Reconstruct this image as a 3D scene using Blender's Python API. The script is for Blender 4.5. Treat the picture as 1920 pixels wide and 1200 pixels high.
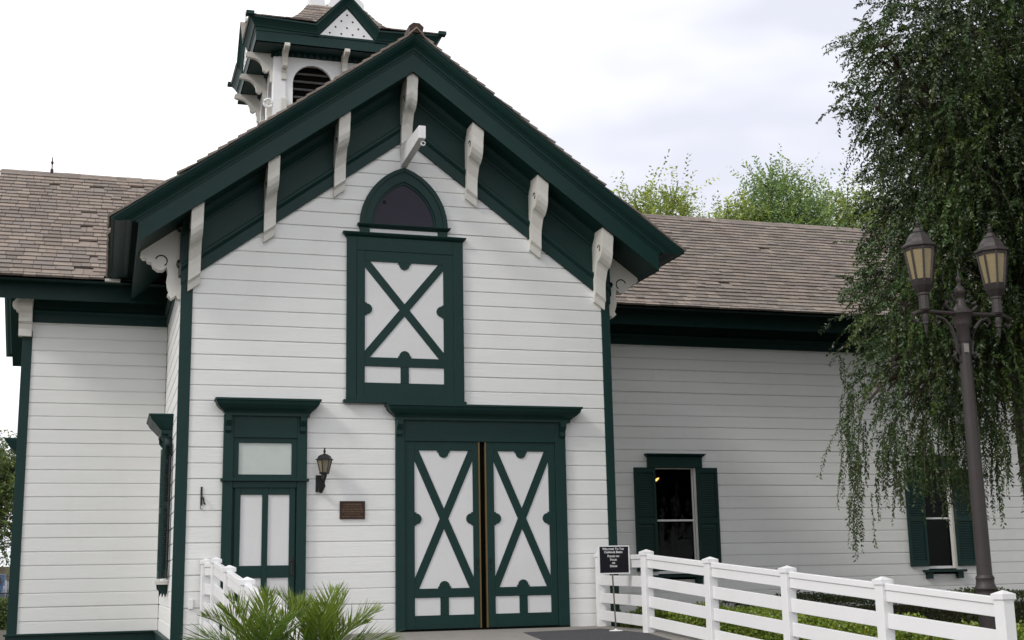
import bpy, bmesh, math, random
import numpy as np
from mathutils import Vector, Matrix
random.seed(7); rng = np.random.default_rng(11)
C = bpy.context.scene.collection
for o in list(bpy.data.objects): bpy.data.objects.remove(o)

# ------------------------------------------------------------ camera, sky, sun
sc = bpy.context.scene
cam = bpy.data.cameras.new('camera'); co = bpy.data.objects.new('camera', cam); C.objects.link(co)
R_ = Vector((0.95424924, -0.298415, -0.01889135)); U_ = Vector((-0.04017625, -0.19056609, 0.98085189)); F_ = Vector((0.29630097, 0.93521818, 0.19383675))
m = Matrix((R_, U_, -F_)).transposed().to_4x4(); m.translation = Vector((-1.139, -19.437, -4.239))
co.matrix_world = m
cam.sensor_fit = 'HORIZONTAL'; cam.sensor_width = 36; cam.lens = 2427.06/1920*36
cam.clip_start = 0.05; cam.clip_end = 1500
sc.camera = co
sc.render.resolution_x = 1024; sc.render.resolution_y = 640
sc.view_settings.view_transform = 'Standard'; sc.view_settings.look = 'None'
sc.view_settings.gamma = 1; sc.view_settings.exposure = 0.42; sc.view_settings.use_curve_mapping = False

SUN_DIR = Vector((-0.76, -0.30, 0.66)).normalized()      # towards the sun
EL = math.asin(SUN_DIR.z); AZ = math.atan2(SUN_DIR.x, SUN_DIR.y)
w = bpy.data.worlds.new('World'); sc.world = w; w.use_nodes = True
nt = w.node_tree; nt.nodes.clear(); N = nt.nodes.new; LK = nt.links.new
sky = N('ShaderNodeTexSky'); sky.sky_type = 'NISHITA'; sky.sun_disc = False
sky.sun_elevation = EL; sky.sun_rotation = AZ; sky.air_density = 1.0; sky.dust_density = 3.0
tc = N('ShaderNodeTexCoord'); mp = N('ShaderNodeMapping'); mp.inputs['Scale'].default_value = (1.0, 1.0, 2.6)
mp.inputs['Location'].default_value = (0.35, 0.2, 0.1)
n1 = N('ShaderNodeTexNoise'); n1.inputs['Scale'].default_value = 1.9; n1.inputs['Detail'].default_value = 4; n1.inputs['Roughness'].default_value = 0.5
LK(tc.outputs['Generated'], mp.inputs['Vector']); LK(mp.outputs['Vector'], n1.inputs['Vector'])
cr = N('ShaderNodeValToRGB'); cr.color_ramp.elements[0].position = 0.36; cr.color_ramp.elements[0].color = (0.56, 0.57, 0.64, 1)
cr.color_ramp.elements[1].position = 0.56; cr.color_ramp.elements[1].color = (0.95, 0.95, 0.96, 1)
LK(n1.outputs['Fac'], cr.inputs['Fac'])
vm = N('ShaderNodeVectorMath'); vm.operation = 'SCALE'; vm.inputs['Scale'].default_value = 11.6
LK(cr.outputs['Color'], vm.inputs[0])
mx = N('ShaderNodeMix'); mx.data_type = 'RGBA'; mx.inputs['Factor'].default_value = 0.93
LK(sky.outputs['Color'], mx.inputs['A']); LK(vm.outputs['Vector'], mx.inputs['B'])
bg = N('ShaderNodeBackground'); bg.inputs['Strength'].default_value = 0.1
LK(mx.outputs['Result'], bg.inputs['Color'])
wo = N('ShaderNodeOutputWorld'); LK(bg.outputs['Background'], wo.inputs['Surface'])

sl = bpy.data.lights.new('sun', 'SUN'); sl.energy = 1.1; sl.angle = math.radians(11); sl.color = (1.0, 0.96, 0.9)
so = bpy.data.objects.new('sun', sl); C.objects.link(so); so.location = (0, 0, 40)
so.rotation_euler = SUN_DIR.to_track_quat('Z', 'Y').to_euler()

# ------------------------------------------------------------ materials
def material(name, color, rough=0.6, bump=0.0, bscale=40, var=0.0, vscale=3.0, stretch=(1, 1, 1), dirt=0.0, dirtcol=(0.2, 0.17, 0.13), metallic=0, spec=0.5, rand=0.0, attr=None):
    mt = bpy.data.materials.new(name); mt.use_nodes = True; t = mt.node_tree
    b = t.nodes['Principled BSDF']; b.inputs['Roughness'].default_value = rough; b.inputs['Metallic'].default_value = metallic
    b.inputs['Specular IOR Level'].default_value = spec
    g = t.nodes.new('ShaderNodeNewGeometry'); mp = t.nodes.new('ShaderNodeMapping'); mp.inputs['Scale'].default_value = stretch
    t.links.new(g.outputs['Position'], mp.inputs['Vector'])
    col = t.nodes.new('ShaderNodeRGB'); col.outputs[0].default_value = (*color, 1); out = col.outputs[0]
    def mul(a, fac_out, lo, hi):
        mr = t.nodes.new('ShaderNodeMapRange'); mr.inputs['From Min'].default_value = 0; mr.inputs['From Max'].default_value = 1
        mr.inputs['To Min'].default_value = lo; mr.inputs['To Max'].default_value = hi; t.links.new(fac_out, mr.inputs['Value'])
        s = t.nodes.new('ShaderNodeVectorMath'); s.operation = 'SCALE'; t.links.new(a, s.inputs[0]); t.links.new(mr.outputs[0], s.inputs['Scale']); return s.outputs[0]
    if var:
        n = t.nodes.new('ShaderNodeTexNoise'); n.inputs['Scale'].default_value = vscale; n.inputs['Detail'].default_value = 6; n.inputs['Roughness'].default_value = 0.65
        t.links.new(mp.outputs['Vector'], n.inputs['Vector']); out = mul(out, n.outputs['Fac'], 1-var*1.6, 1+var*1.6)
    if rand:
        oi = t.nodes.new('ShaderNodeObjectInfo'); out = mul(out, oi.outputs['Random'], 1-rand, 1+rand)
    if attr:
        a = t.nodes.new('ShaderNodeAttribute'); a.attribute_name = attr
        s = t.nodes.new('ShaderNodeVectorMath'); s.operation = 'MULTIPLY'; t.links.new(out, s.inputs[0]); t.links.new(a.outputs['Color'], s.inputs[1]); out = s.outputs[0]
    if dirt:
        n = t.nodes.new('ShaderNodeTexNoise'); n.inputs['Scale'].default_value = 1.7; n.inputs['Detail'].default_value = 9; n.inputs['Roughness'].default_value = 0.7
        mp2 = t.nodes.new('ShaderNodeMapping'); mp2.inputs['Scale'].default_value = (1, 1, 0.35); t.links.new(g.outputs['Position'], mp2.inputs['Vector'])
        t.links.new(mp2.outputs['Vector'], n.inputs['Vector'])
        r = t.nodes.new('ShaderNodeMapRange'); r.inputs['From Min'].default_value = 0.5; r.inputs['From Max'].default_value = 0.78; r.inputs['To Max'].default_value = dirt
        t.links.new(n.outputs['Fac'], r.inputs['Value'])
        x = t.nodes.new('ShaderNodeMix'); x.data_type = 'RGBA'; t.links.new(r.outputs[0], x.inputs['Factor']); t.links.new(out, x.inputs['A']); x.inputs['B'].default_value = (*dirtcol, 1); out = x.outputs['Result']
    t.links.new(out, b.inputs['Base Color'])
    if bump:
        n = t.nodes.new('ShaderNodeTexNoise'); n.inputs['Scale'].default_value = bscale; n.inputs['Detail'].default_value = 5; t.links.new(mp.outputs['Vector'], n.inputs['Vector'])
        bp = t.nodes.new('ShaderNodeBump'); bp.inputs['Strength'].default_value = bump; bp.inputs['Distance'].default_value = 0.01; t.links.new(n.outputs['Fac'], bp.inputs['Height']); t.links.new(bp.outputs['Normal'], b.inputs['Normal'])
    return mt
M = {}
M['white'] = material('white_paint', (0.75, 0.755, 0.742), 0.55, 0.35, 18, 0.035, 2.5, (0.25, 1, 2.5), 0.16, (0.55, 0.52, 0.46), rand=0.010)
M['trimwhite'] = material('trim_white_paint', (0.66, 0.645, 0.60), 0.55, 0.3, 25, 0.06, 5, (1, 1, 1), 0.35, (0.42, 0.36, 0.26))
M['panel'] = material('panel_white_paint', (0.66, 0.66, 0.665), 0.5, 0.2, 20, 0.03, 2)
M['green'] = material('green_paint', (0.0045, 0.029, 0.0255), 0.5, 0.25, 25, 0.10, 3, (1, 1, 1), 0.08, (0.02, 0.055, 0.05), spec=0.25)
M['vinyl'] = material('white_vinyl', (0.75, 0.75, 0.755), 0.42, 0.08, 8, 0.03, 1.5, (1, 1, 1), 0.14, (0.5, 0.49, 0.45))
M['shingle'] = material('weathered_cedar_shingle', (0.225, 0.190, 0.164), 0.85, 0.5, 60, 0.18, 7, (1, 1, 1), 0.25, (0.30, 0.265, 0.235), rand=0.10, attr='tint')
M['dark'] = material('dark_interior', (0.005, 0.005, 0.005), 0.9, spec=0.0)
M['brass'] = material('brass_edge', (0.15, 0.105, 0.04), 0.45, metallic=0.6)
M['iron'] = material('black_iron', (0.018, 0.018, 0.02), 0.45, 0.2, 60, metallic=0.4)
M['bronze'] = material('bronze_plaque_metal', (0.045, 0.022, 0.016), 0.5, 0.2, 90, 0.1, 10, metallic=0.5)
M['letters'] = material('bronze_letter_metal', (0.20, 0.13, 0.07), 0.5)
M['lamp'] = material('brown_lamp_metal', (0.033, 0.026, 0.025), 0.5, 0.3, 60, 0.15, 6, (1, 1, 1), 0.3, (0.12, 0.10, 0.10), metallic=0.2)
M['amber'] = material('amber_lamp_glass', (0.25, 0.20, 0.105), 0.35, 0.3, 40, 0.12, 5)
M['smoke'] = material('smoked_lamp_glass', (0.20, 0.175, 0.12), 0.3, 0.3, 40, 0.12, 5)
M['frost'] = material('frosted_glass', (0.50, 0.55, 0.52), 0.5, 0.3, 120, 0.08, 4)
M['attic'] = material('attic_glass', (0.020, 0.018, 0.030), 0.06, 0.05, 3, spec=0.22)
M['concrete'] = material('concrete', (0.23, 0.215, 0.195), 0.9, 0.5, 50, 0.18, 3, (1, 1, 1), 0.3, (0.13, 0.12, 0.11))
M['asphalt'] = material('asphalt', (0.045, 0.045, 0.05), 0.9, 0.6, 120, 0.2, 30)
M['soil'] = material('ground_soil', (0.06, 0.055, 0.035), 0.95, 0.8, 20, 0.4, 2)
M['board'] = material('sign_board_black', (0.006, 0.006, 0.011), 0.6, spec=0.2)
M['signtext'] = material('sign_letters_white', (0.75, 0.75, 0.75), 0.5)
M['bark'] = material('bark', (0.075, 0.055, 0.042), 0.9, 1.0, 18, 0.3, 5)
M['beige'] = material('beige_stucco', (0.40, 0.34, 0.25), 0.9)
M['car'] = material('blue_car_paint', (0.05, 0.09, 0.16), 0.25)
M['carglass'] = material('car_glass', (0.02, 0.02, 0.025), 0.1)
M['tyre'] = material('tyre_rubber', (0.02, 0.02, 0.02), 0.8)
M['chrome'] = material('pole_steel', (0.20, 0.17, 0.13), 0.35, metallic=0.8)
def leafmat(name, color, transl=0.25, rough=0.45, spec=0.4):
    mt = material(name, color, rough, attr='tint', spec=spec); t = mt.node_tree
    b = t.nodes['Principled BSDF']; tr = t.nodes.new('ShaderNodeBsdfTranslucent'); mxs = t.nodes.new('ShaderNodeMixShader'); mxs.inputs[0].default_value = transl
    src = b.inputs['Base Color'].links[0].from_socket; t.links.new(src, tr.inputs['Color'])
    t.links.new(b.outputs[0], mxs.inputs[1]); t.links.new(tr.outputs[0], mxs.inputs[2]); t.links.new(mxs.outputs[0], t.nodes['Material Output'].inputs['Surface']); return mt
M['elm'] = leafmat('elm_leaf', (0.038, 0.070, 0.020), 0.25, 0.35, 0.55)
M['farleaf'] = leafmat('far_tree_leaf', (0.22, 0.30, 0.105), 0.42)
M['oakleaf'] = leafmat('left_tree_leaf', (0.10, 0.15, 0.05), 0.3)
M['hedge'] = leafmat('hedge_leaf', (0.19, 0.28, 0.045), 0.3, 0.35)
M['hedgeshade'] = leafmat('shaded_hedge_leaf', (0.05, 0.075, 0.025), 0.2)  # leaf green darkened: the shade beside the wing wall is put into the colour
M['palm'] = leafmat('palm_leaf', (0.12, 0.20, 0.035), 0.36, 0.33, 0.6)
gm = bpy.data.materials.new('window_glass'); gm.use_nodes = True; t = gm.node_tree; t.nodes.clear()
gl = t.nodes.new('ShaderNodeBsdfGlossy'); gl.inputs['Roughness'].default_value = 0.02; gl.inputs['Color'].default_value = (0.35, 0.37, 0.36, 1)
tp = t.nodes.new('ShaderNodeBsdfTransparent'); tp.inputs['Color'].default_value = (0.6, 0.62, 0.6, 1); ms = t.nodes.new('ShaderNodeMixShader'); ms.inputs[0].default_value = 0.012
ou = t.nodes.new('ShaderNodeOutputMaterial'); t.links.new(tp.outputs[0], ms.inputs[1]); t.links.new(gl.outputs[0], ms.inputs[2]); t.links.new(ms.outputs[0], ou.inputs['Surface'])
M['glass'] = gm
em = bpy.data.materials.new('bulb_glow'); em.use_nodes = True; t = em.node_tree; b = t.nodes['Principled BSDF']
b.inputs['Emission Color'].default_value = (1.0, 0.45, 0.12, 1); b.inputs['Emission Strength'].default_value = 5.0; M['bulb'] = em

# ------------------------------------------------------------ helpers
def empty(name, loc, label=None, cat=None, group=None):
    o = bpy.data.objects.new(name, None); C.objects.link(o); o.location = loc; o.empty_display_size = 0.2
    if label: o['label'] = label
    if cat: o['category'] = cat
    if group: o['group'] = group
    return o
def origin(o):
    p = Vector((0, 0, 0))
    while o is not None: p += o.location; o = o.parent
    return p
class MB:
    def __init__(s): s.v = []; s.f = []; s.t = []
    def add(s, vs, fs, tint=None):
        n = len(s.v); s.v += [tuple(q) for q in vs]; s.f += [tuple(i+n for i in f) for f in fs]; s.t += [tint]*len(fs); return s
    def box(s, x0, x1, y0, y1, z0, z1):
        return s.add([(x0,y0,z0),(x1,y0,z0),(x1,y1,z0),(x0,y1,z0),(x0,y0,z1),(x1,y0,z1),(x1,y1,z1),(x0,y1,z1)],
                     [(0,3,2,1),(4,5,6,7),(0,1,5,4),(1,2,6,5),(2,3,7,6),(3,0,4,7)])
    def loft(s, A, B, capa=True, capb=True, closed=True):
        n = len(A); fs = [(i, (i+1) % n, n+(i+1) % n, n+i) for i in range(n if closed else n-1)]
        if capa: fs.append(tuple(range(n-1, -1, -1)))
        if capb: fs.append(tuple(range(n, 2*n)))
        return s.add(list(A)+list(B), fs)
    def multi(s, rings, cap=False, closed=True):
        n = len(rings[0]); vs = [p for r in rings for p in r]; fs = []
        for k in range(len(rings)-1):
            for i in range(n if closed else n-1): fs.append((k*n+i, k*n+(i+1) % n, (k+1)*n+(i+1) % n, (k+1)*n+i))
        if cap: fs.append(tuple(range(n-1, -1, -1))); fs.append(tuple((len(rings)-1)*n+i for i in range(n)))
        return s.add(vs, fs)
    def xz(s, poly, y0, y1): return s.loft([(x, y0, z) for x, z in poly], [(x, y1, z) for x, z in poly])
    def yz(s, poly, x0, x1): return s.loft([(x0, y, z) for y, z in poly], [(x1, y, z) for y, z in poly])
    def xy(s, poly, z0, z1): return s.loft([(x, y, z0) for x, y in poly], [(x, y, z1) for x, y in poly])
    def lathe(s, prof, c, n=12, rot=0.0):
        rings = [[(c[0]+r*math.cos(2*math.pi*i/n+rot), c[1]+r*math.sin(2*math.pi*i/n+rot), c[2]+z) for i in range(n)] for r, z in prof]
        return s.multi(rings, cap=True)
    def tube(s, pts, rads, n=8):
        pts = [Vector(p) for p in pts]; rings = []
        if not hasattr(rads, '__len__'): rads = [rads]*len(pts)
        for i, p in enumerate(pts):
            d = (pts[min(i+1, len(pts)-1)]-pts[max(i-1, 0)]).normalized()
            a = d.cross(Vector((0, 0, 1))) if abs(d.z) < 0.95 else d.cross(Vector((1, 0, 0)))
            a.normalize(); b = d.cross(a)
            rings.append([tuple(p+rads[i]*(a*math.cos(2*math.pi*k/n)+b*math.sin(2*math.pi*k/n))) for k in range(n)])
        return s.multi(rings, cap=True)
    def ring(s, c, R, r, axis='y', n=16, k=6, a0=0, a1=2*math.pi):
        pts = []
        for i in range(n+1):
            a = a0+(a1-a0)*i/n
            pts.append((c[0]+R*math.cos(a), c[1], c[2]+R*math.sin(a)) if axis == 'y' else (c[0], c[1]+R*math.cos(a), c[2]+R*math.sin(a)))
        return s.tube(pts, r, k)
    def build(s, name, mat, parent=None, smooth=False, bevel=0.0, kind=None, label=None, cat=None, group=None, recalc=True, local=False):
        me = bpy.data.meshes.new(name); me.from_pydata(s.v, [], s.f)
        if recalc:
            bm = bmesh.new(); bm.from_mesh(me); bmesh.ops.recalc_face_normals(bm, faces=bm.faces)
            if bevel: bmesh.ops.bevel(bm, geom=bm.edges[:], offset=bevel, segments=1, affect='EDGES')
            bm.to_mesh(me); bm.free()
        if smooth:
            me.shade_smooth() if hasattr(me, 'shade_smooth') else None
            try: me.set_sharp_from_angle(angle=math.radians(35))
            except Exception: pass
        if mat is M['shingle'] or mat in LEAFMATS: 
            at = me.attributes.new('tint', 'FLOAT_COLOR', 'FACE')
            d = np.ones((len(me.polygons), 4), dtype=np.float32)
            if len(s.t) == len(me.polygons):
                for i, q in enumerate(s.t):
                    if q is not None: d[i, :3] = q
            at.data.foreach_set('color', d.ravel())
        me.materials.append(mat)
        o = bpy.data.objects.new(name, me); C.objects.link(o)
        if parent is not None:
            o.parent = parent
            if not local: o.location = -origin(parent)
        if kind: o['kind'] = kind
        if label: o['label'] = label
        if cat: o['category'] = cat
        if group: o['group'] = group
        return o
LEAFMATS = [M[k] for k in ('elm', 'farleaf', 'oakleaf', 'hedge', 'hedgeshade', 'palm')]
def B(x0, x1, y0, y1, z0, z1): return MB().box(x0, x1, y0, y1, z0, z1)
def leafmesh(name, P, A, S, tint, mat, parent=None, kind=None, **kw):
    """P leaf bases (n,3), A leaf axis * length, S half width vector; diamond leaf folded a little"""
    n = len(P); nor = np.cross(A, S); nor /= (np.linalg.norm(nor, axis=1, keepdims=True)+1e-9)
    w_ = np.linalg.norm(S, axis=1, keepdims=True)
    V = np.empty((n, 4, 3)); V[:, 0] = P; V[:, 1] = P+A*0.45+S+nor*w_*0.3; V[:, 2] = P+A; V[:, 3] = P+A*0.45-S+nor*w_*0.3
    me = bpy.data.meshes.new(name); me.vertices.add(4*n); me.vertices.foreach_set('co', V.reshape(-1).astype(np.float32))
    tri = (np.arange(n)[:, None]*4+np.array([[0, 1, 2, 0, 2, 3]])).reshape(-1)
    me.loops.add(6*n); me.loops.foreach_set('vertex_index', tri.astype(np.int32))
    me.polygons.add(2*n); me.polygons.foreach_set('loop_start', (np.arange(2*n)*3).astype(np.int32))
    me.update(calc_edges=True)
    at = me.attributes.new('tint', 'FLOAT_COLOR', 'FACE'); d = np.ones((2*n, 4), np.float32); d[:, :3] = np.repeat(tint, 2, axis=0); at.data.foreach_set('color', d.ravel())
    me.materials.append(mat); o = bpy.data.objects.new(name, me); C.objects.link(o)
    if parent is not None: o.parent = parent; o.location = -origin(parent)
    if kind: o['kind'] = kind
    for k, v_ in kw.items(): o[k] = v_
    return o

# ------------------------------------------------------------ dimensions (door sill at z=-5.03, facade plane y=0)
H = 0.23; GZ = -5.03; CX = 3.27; SL = 0.741; COS = 1/math.sqrt(1+SL*SL)
WY = 4.181; RY = 7.19; WRZ = 3.83
XL, XR = -0.12, 6.66; WXL, WXR = -2.53, 24.0

# ------------------------------------------------------------ ground
def gh(x, y):
    t = min(max((-3.0-y)/10.0, 0), 1); return -5.5-0.4*t
gx = [-300, -120, -60, -30, -20]+[x*1.0 for x in range(-12, 32, 2)]+[40, 60, 100, 200, 400]; gy = [-120, -60, -40, -30]+[y*1.0 for y in range(-26, 40, 2)]+[60, 90, 150, 300, 500]
g = MB(); vs = [(x, y, gh(x, y)) for y in gy for x in gx]; nx = len(gx)
g.add(vs, [(j*nx+i, j*nx+i+1, (j+1)*nx+i+1, (j+1)*nx+i) for j in range(len(gy)-1) for i in range(nx-1)])
g.build('ground', M['soil'], kind='structure')
# landing and ramp (concrete) with asphalt strip and kerb
def rz(y): return GZ if y > -3 else GZ-(-3-y)*0.078
def slabpoly(name, mat, xs0, xs1, ys, dz, thick):
    mb = MB()
    for a, b in zip(ys[:-1], ys[1:]):
        A = [(xs0(a), a, rz(a)+dz), (xs1(a), a, rz(a)+dz), (xs1(a), a, rz(a)+dz-thick), (xs0(a), a, rz(a)+dz-thick)]
        Bq = [(xs0(b), b, rz(b)+dz), (xs1(b), b, rz(b)+dz), (xs1(b), b, rz(b)+dz-thick), (xs0(b), b, rz(b)+dz-thick)]
        mb.loft(A, Bq, capa=(a == ys[0]), capb=(b == ys[-1]))
    return mb.build(name, mat, kind='structure')
ysl = [0.0, -0.8, -1.6, -2.3, -3.0, -5, -7, -9, -11.5]
slabpoly('landing', M['concrete'], lambda y: 0.2, lambda y: 6.42-0.02*min(0, y+2)*0, ysl, 0.0, 0.9)
ap = [(4.62, -1.52), (5.95, -1.12), (5.93, -2.0), (5.90, -3.0), (4.3, -3.0)]
MB().xy(ap, GZ-0.02, GZ+0.006).build('walkway', M['asphalt'], kind='structure')
slabpoly('walkway', M['asphalt'], lambda y: 4.3, lambda y: 5.9, [-3.0, -5, -7, -9, -11.4], 0.006, 0.03)
slabpoly('kerb', M['concrete'], lambda y: 5.98+(-y)*0.03, lambda y: 6.50+(-y)*0.03, [-1.9, -3.0, -5, -7, -9, -11.5], 0.012, 0.9)
B(20.0, 40.0, -30, -12, -6.2, -5.885).build('path', M['concrete'], kind='structure')

# ------------------------------------------------------------ the barn
barn = empty('barn', (CX, 3.0, -5.5), 'white carriage barn with dark green trim, steep front gable, shingled wings and roof cupola', 'barn')
def siding(parent, mp, x0f, x1f, ilist, holes=()):
    prof = [(-0.012, 0.0), (0.026, 0.0), (0.024, 0.204), (0.016, 0.212), (0.009, 0.220), (0.008, 0.229), (-0.012, 0.229)]
    for i in ilist:
        zb = -i*H; spans = [None]
        for (a, b, za, zc) in holes:
            if zb < zc-0.02 and zb+H > za+0.02: spans = [s for s in spans if s] + [(a, b)]
        spans = sorted([s for s in spans if s])
        segs = []; cur = x0f
        for a, b in spans: segs.append((cur, lambda z, a=a: a)); cur = (lambda z, b=b: b)
        segs.append((cur, x1f))
        seg2 = []
        for fa, fb in segs:
            if fb(zb+0.1)-fa(zb+0.1) < 0.06: continue
            cuts = [fa]; wv = fb(zb+0.1)-fa(zb+0.1)
            if wv > 12.0:
                nj = max(1, int(wv/5.0)); 
                for q in range(nj):
                    xj = fa(zb+0.1)+wv*(q+random.uniform(0.25, 0.75))/nj; cuts.append(lambda z, xj=xj: xj)
            cuts.append(fb)
            for ca, cb in zip(cuts[:-1], cuts[1:]): seg2.append((ca, cb))
        for fa, fb in seg2:
            j = random.uniform(-0.0025, 0.0025); jz = random.uniform(-0.002, 0.002)
            j = random.uniform(-0.0012, 0.0012); A = [mp(fa(zb+z)+0.0015, o+j, zb+z+jz) for o, z in prof]; Bq = [mp(max(fb(zb+z), fa(zb+z)+0.003)-0.0005, o+j, zb+z+jz+j) for o, z in prof]
            MB().loft(A, Bq).build('siding_board', M['white'], parent)
# wall backings
GA = 2.98   # hidden apex of the siding
fw = MB().xz([(XL, -5.5), (XR, -5.5), (XR, 0.35), (CX, 3.3), (XL, 0.35)], 0.0, 0.12).build('front_wall', M['dark'], barn)
def gl_(z): return XL if z < 0.3 else max(XL, CX-(GA-z)/SL)
def gr_(z): return XR if z < 0.3 else min(XR, CX+(GA-z)/SL)
siding(fw, lambda a, o, z: (a, -o, z), lambda z: max(XL, CX-(GA-z)/SL)-0.0, lambda z: min(XR, CX+(GA-z)/SL), range(-12, 23))
sw = MB().box(XL, XL+0.12, 0.121, WY, -5.5, 0.7).build('side_wall', M['dark'], barn)
siding(sw, lambda a, o, z: (XL-o, a, z), lambda z: 0.002, lambda z: WY-0.03, range(-3, 23))
sw2 = MB().box(XR-0.12, XR, 0.121, WY, -5.5, 0.7).build('side_wall', M['dark'], barn)
siding(sw2, lambda a, o, z: (XR+o, a, z), lambda z: 0.002, lambda z: WY-0.03, range(-3, 23))
# left wing wall
lw = MB().box(WXL, XL-0.001, WY, WY+0.12, -5.5, 0.7).build('left_wing_wall', M['dark'], barn)
siding(lw, lambda a, o, z: (a, WY-o, z), lambda z: WXL+0.04, lambda z: XL-0.03, range(-2, 23))
# right wing wall with two window openings
WIN = [(9.22, 10.08, -4.26, -2.20), (15.33, 16.02, -4.26, -2.18)]
rb = MB(); xs = [XR+0.001]+[q for w_ in WIN for q in w_[:2]]+[WXR]
for a, b in ((0, 1), (2, 3), (4, 5)): rb.box(xs[a], xs[b], WY, WY+0.12, -5.5, 0.7)
for (a, b, za, zb) in WIN: rb.box(a, b, WY, WY+0.12, -5.5, za); rb.box(a, b, WY, WY+0.12, zb, 0.7)
rw = rb.build('right_wing_wall', M['dark'], barn)
siding(rw, lambda a, o, z: (a, WY-o, z), lambda z: XR+0.03, lambda z: WXR, range(-2, 24), WIN)
# gable end walls of the wings and the rear wall
def endwall(x, s):
    e = MB().loft([(x, WY+0.121, -5.5), (x, RY*2-WY, -5.5), (x, RY*2-WY, 0.6), (x, RY, 2.9), (x, WY+0.121, 0.6)],
                  [(x+s*0.12, WY+0.121, -5.5), (x+s*0.12, RY*2-WY, -5.5), (x+s*0.12, RY*2-WY, 0.6), (x+s*0.12, RY, 2.9), (x+s*0.12, WY+0.121, 0.6)]).build('end_wall', M['dark'], barn)
    siding(e, lambda a, o, z: (x-s*o, a, z), lambda z: max(WY+0.01, RY-(3.0-z)/SL), lambda z: min(2*RY-WY, RY+(3.0-z)/SL), range(-12, 23))
endwall(WXL, 1); endwall(WXR, -1)
B(WXL, WXR, 2*RY-WY, 2*RY-WY+0.12, -5.5, 0.7).build('rear_wall', M['white'], barn)
# corner boards, base boards
B(XL-0.030, 0.022, -0.045, 0.004, -5.40, 0.16).build('corner_board', M['green'], barn, bevel=0.003)
B(6.545, XR+0.03, -0.045, 0.004, -5.40, 0.16).build('corner_board', M['green'], barn, bevel=0.003)
B(WXL-0.03, -2.415, WY-0.045, WY+0.004, -5.05, 0.10).build('corner_board', M['green'], barn, bevel=0.003)
B(WXL-0.045, WXL-0.002, WY-0.044, WY+0.18, -5.05, 0.28).build('corner_board', M['green'], barn, bevel=0.003)
mb = MB().box(WXL-0.06, XL-0.055, WY-0.07, WY-0.03, -5.5, -5.07); mb.box(WXL-0.09, XL-0.055, WY-0.11, WY-0.028, -5.07, -5.035); mb.build('base_board', M['green'], barn, bevel=0.004)
mb = MB().box(XL-0.07, XL-0.028, 0.0, WY-0.03, -5.5, -5.07); mb.box(XL-0.10, XL-0.028, 0.0, WY-0.03, -5.07, -5.035); mb.build('base_board', M['green'], barn, bevel=0.004)
B(XR+0.034, WXR, WY-0.07, WY-0.03, -5.5, -5.30).build('base_board', M['green'], barn)

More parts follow.
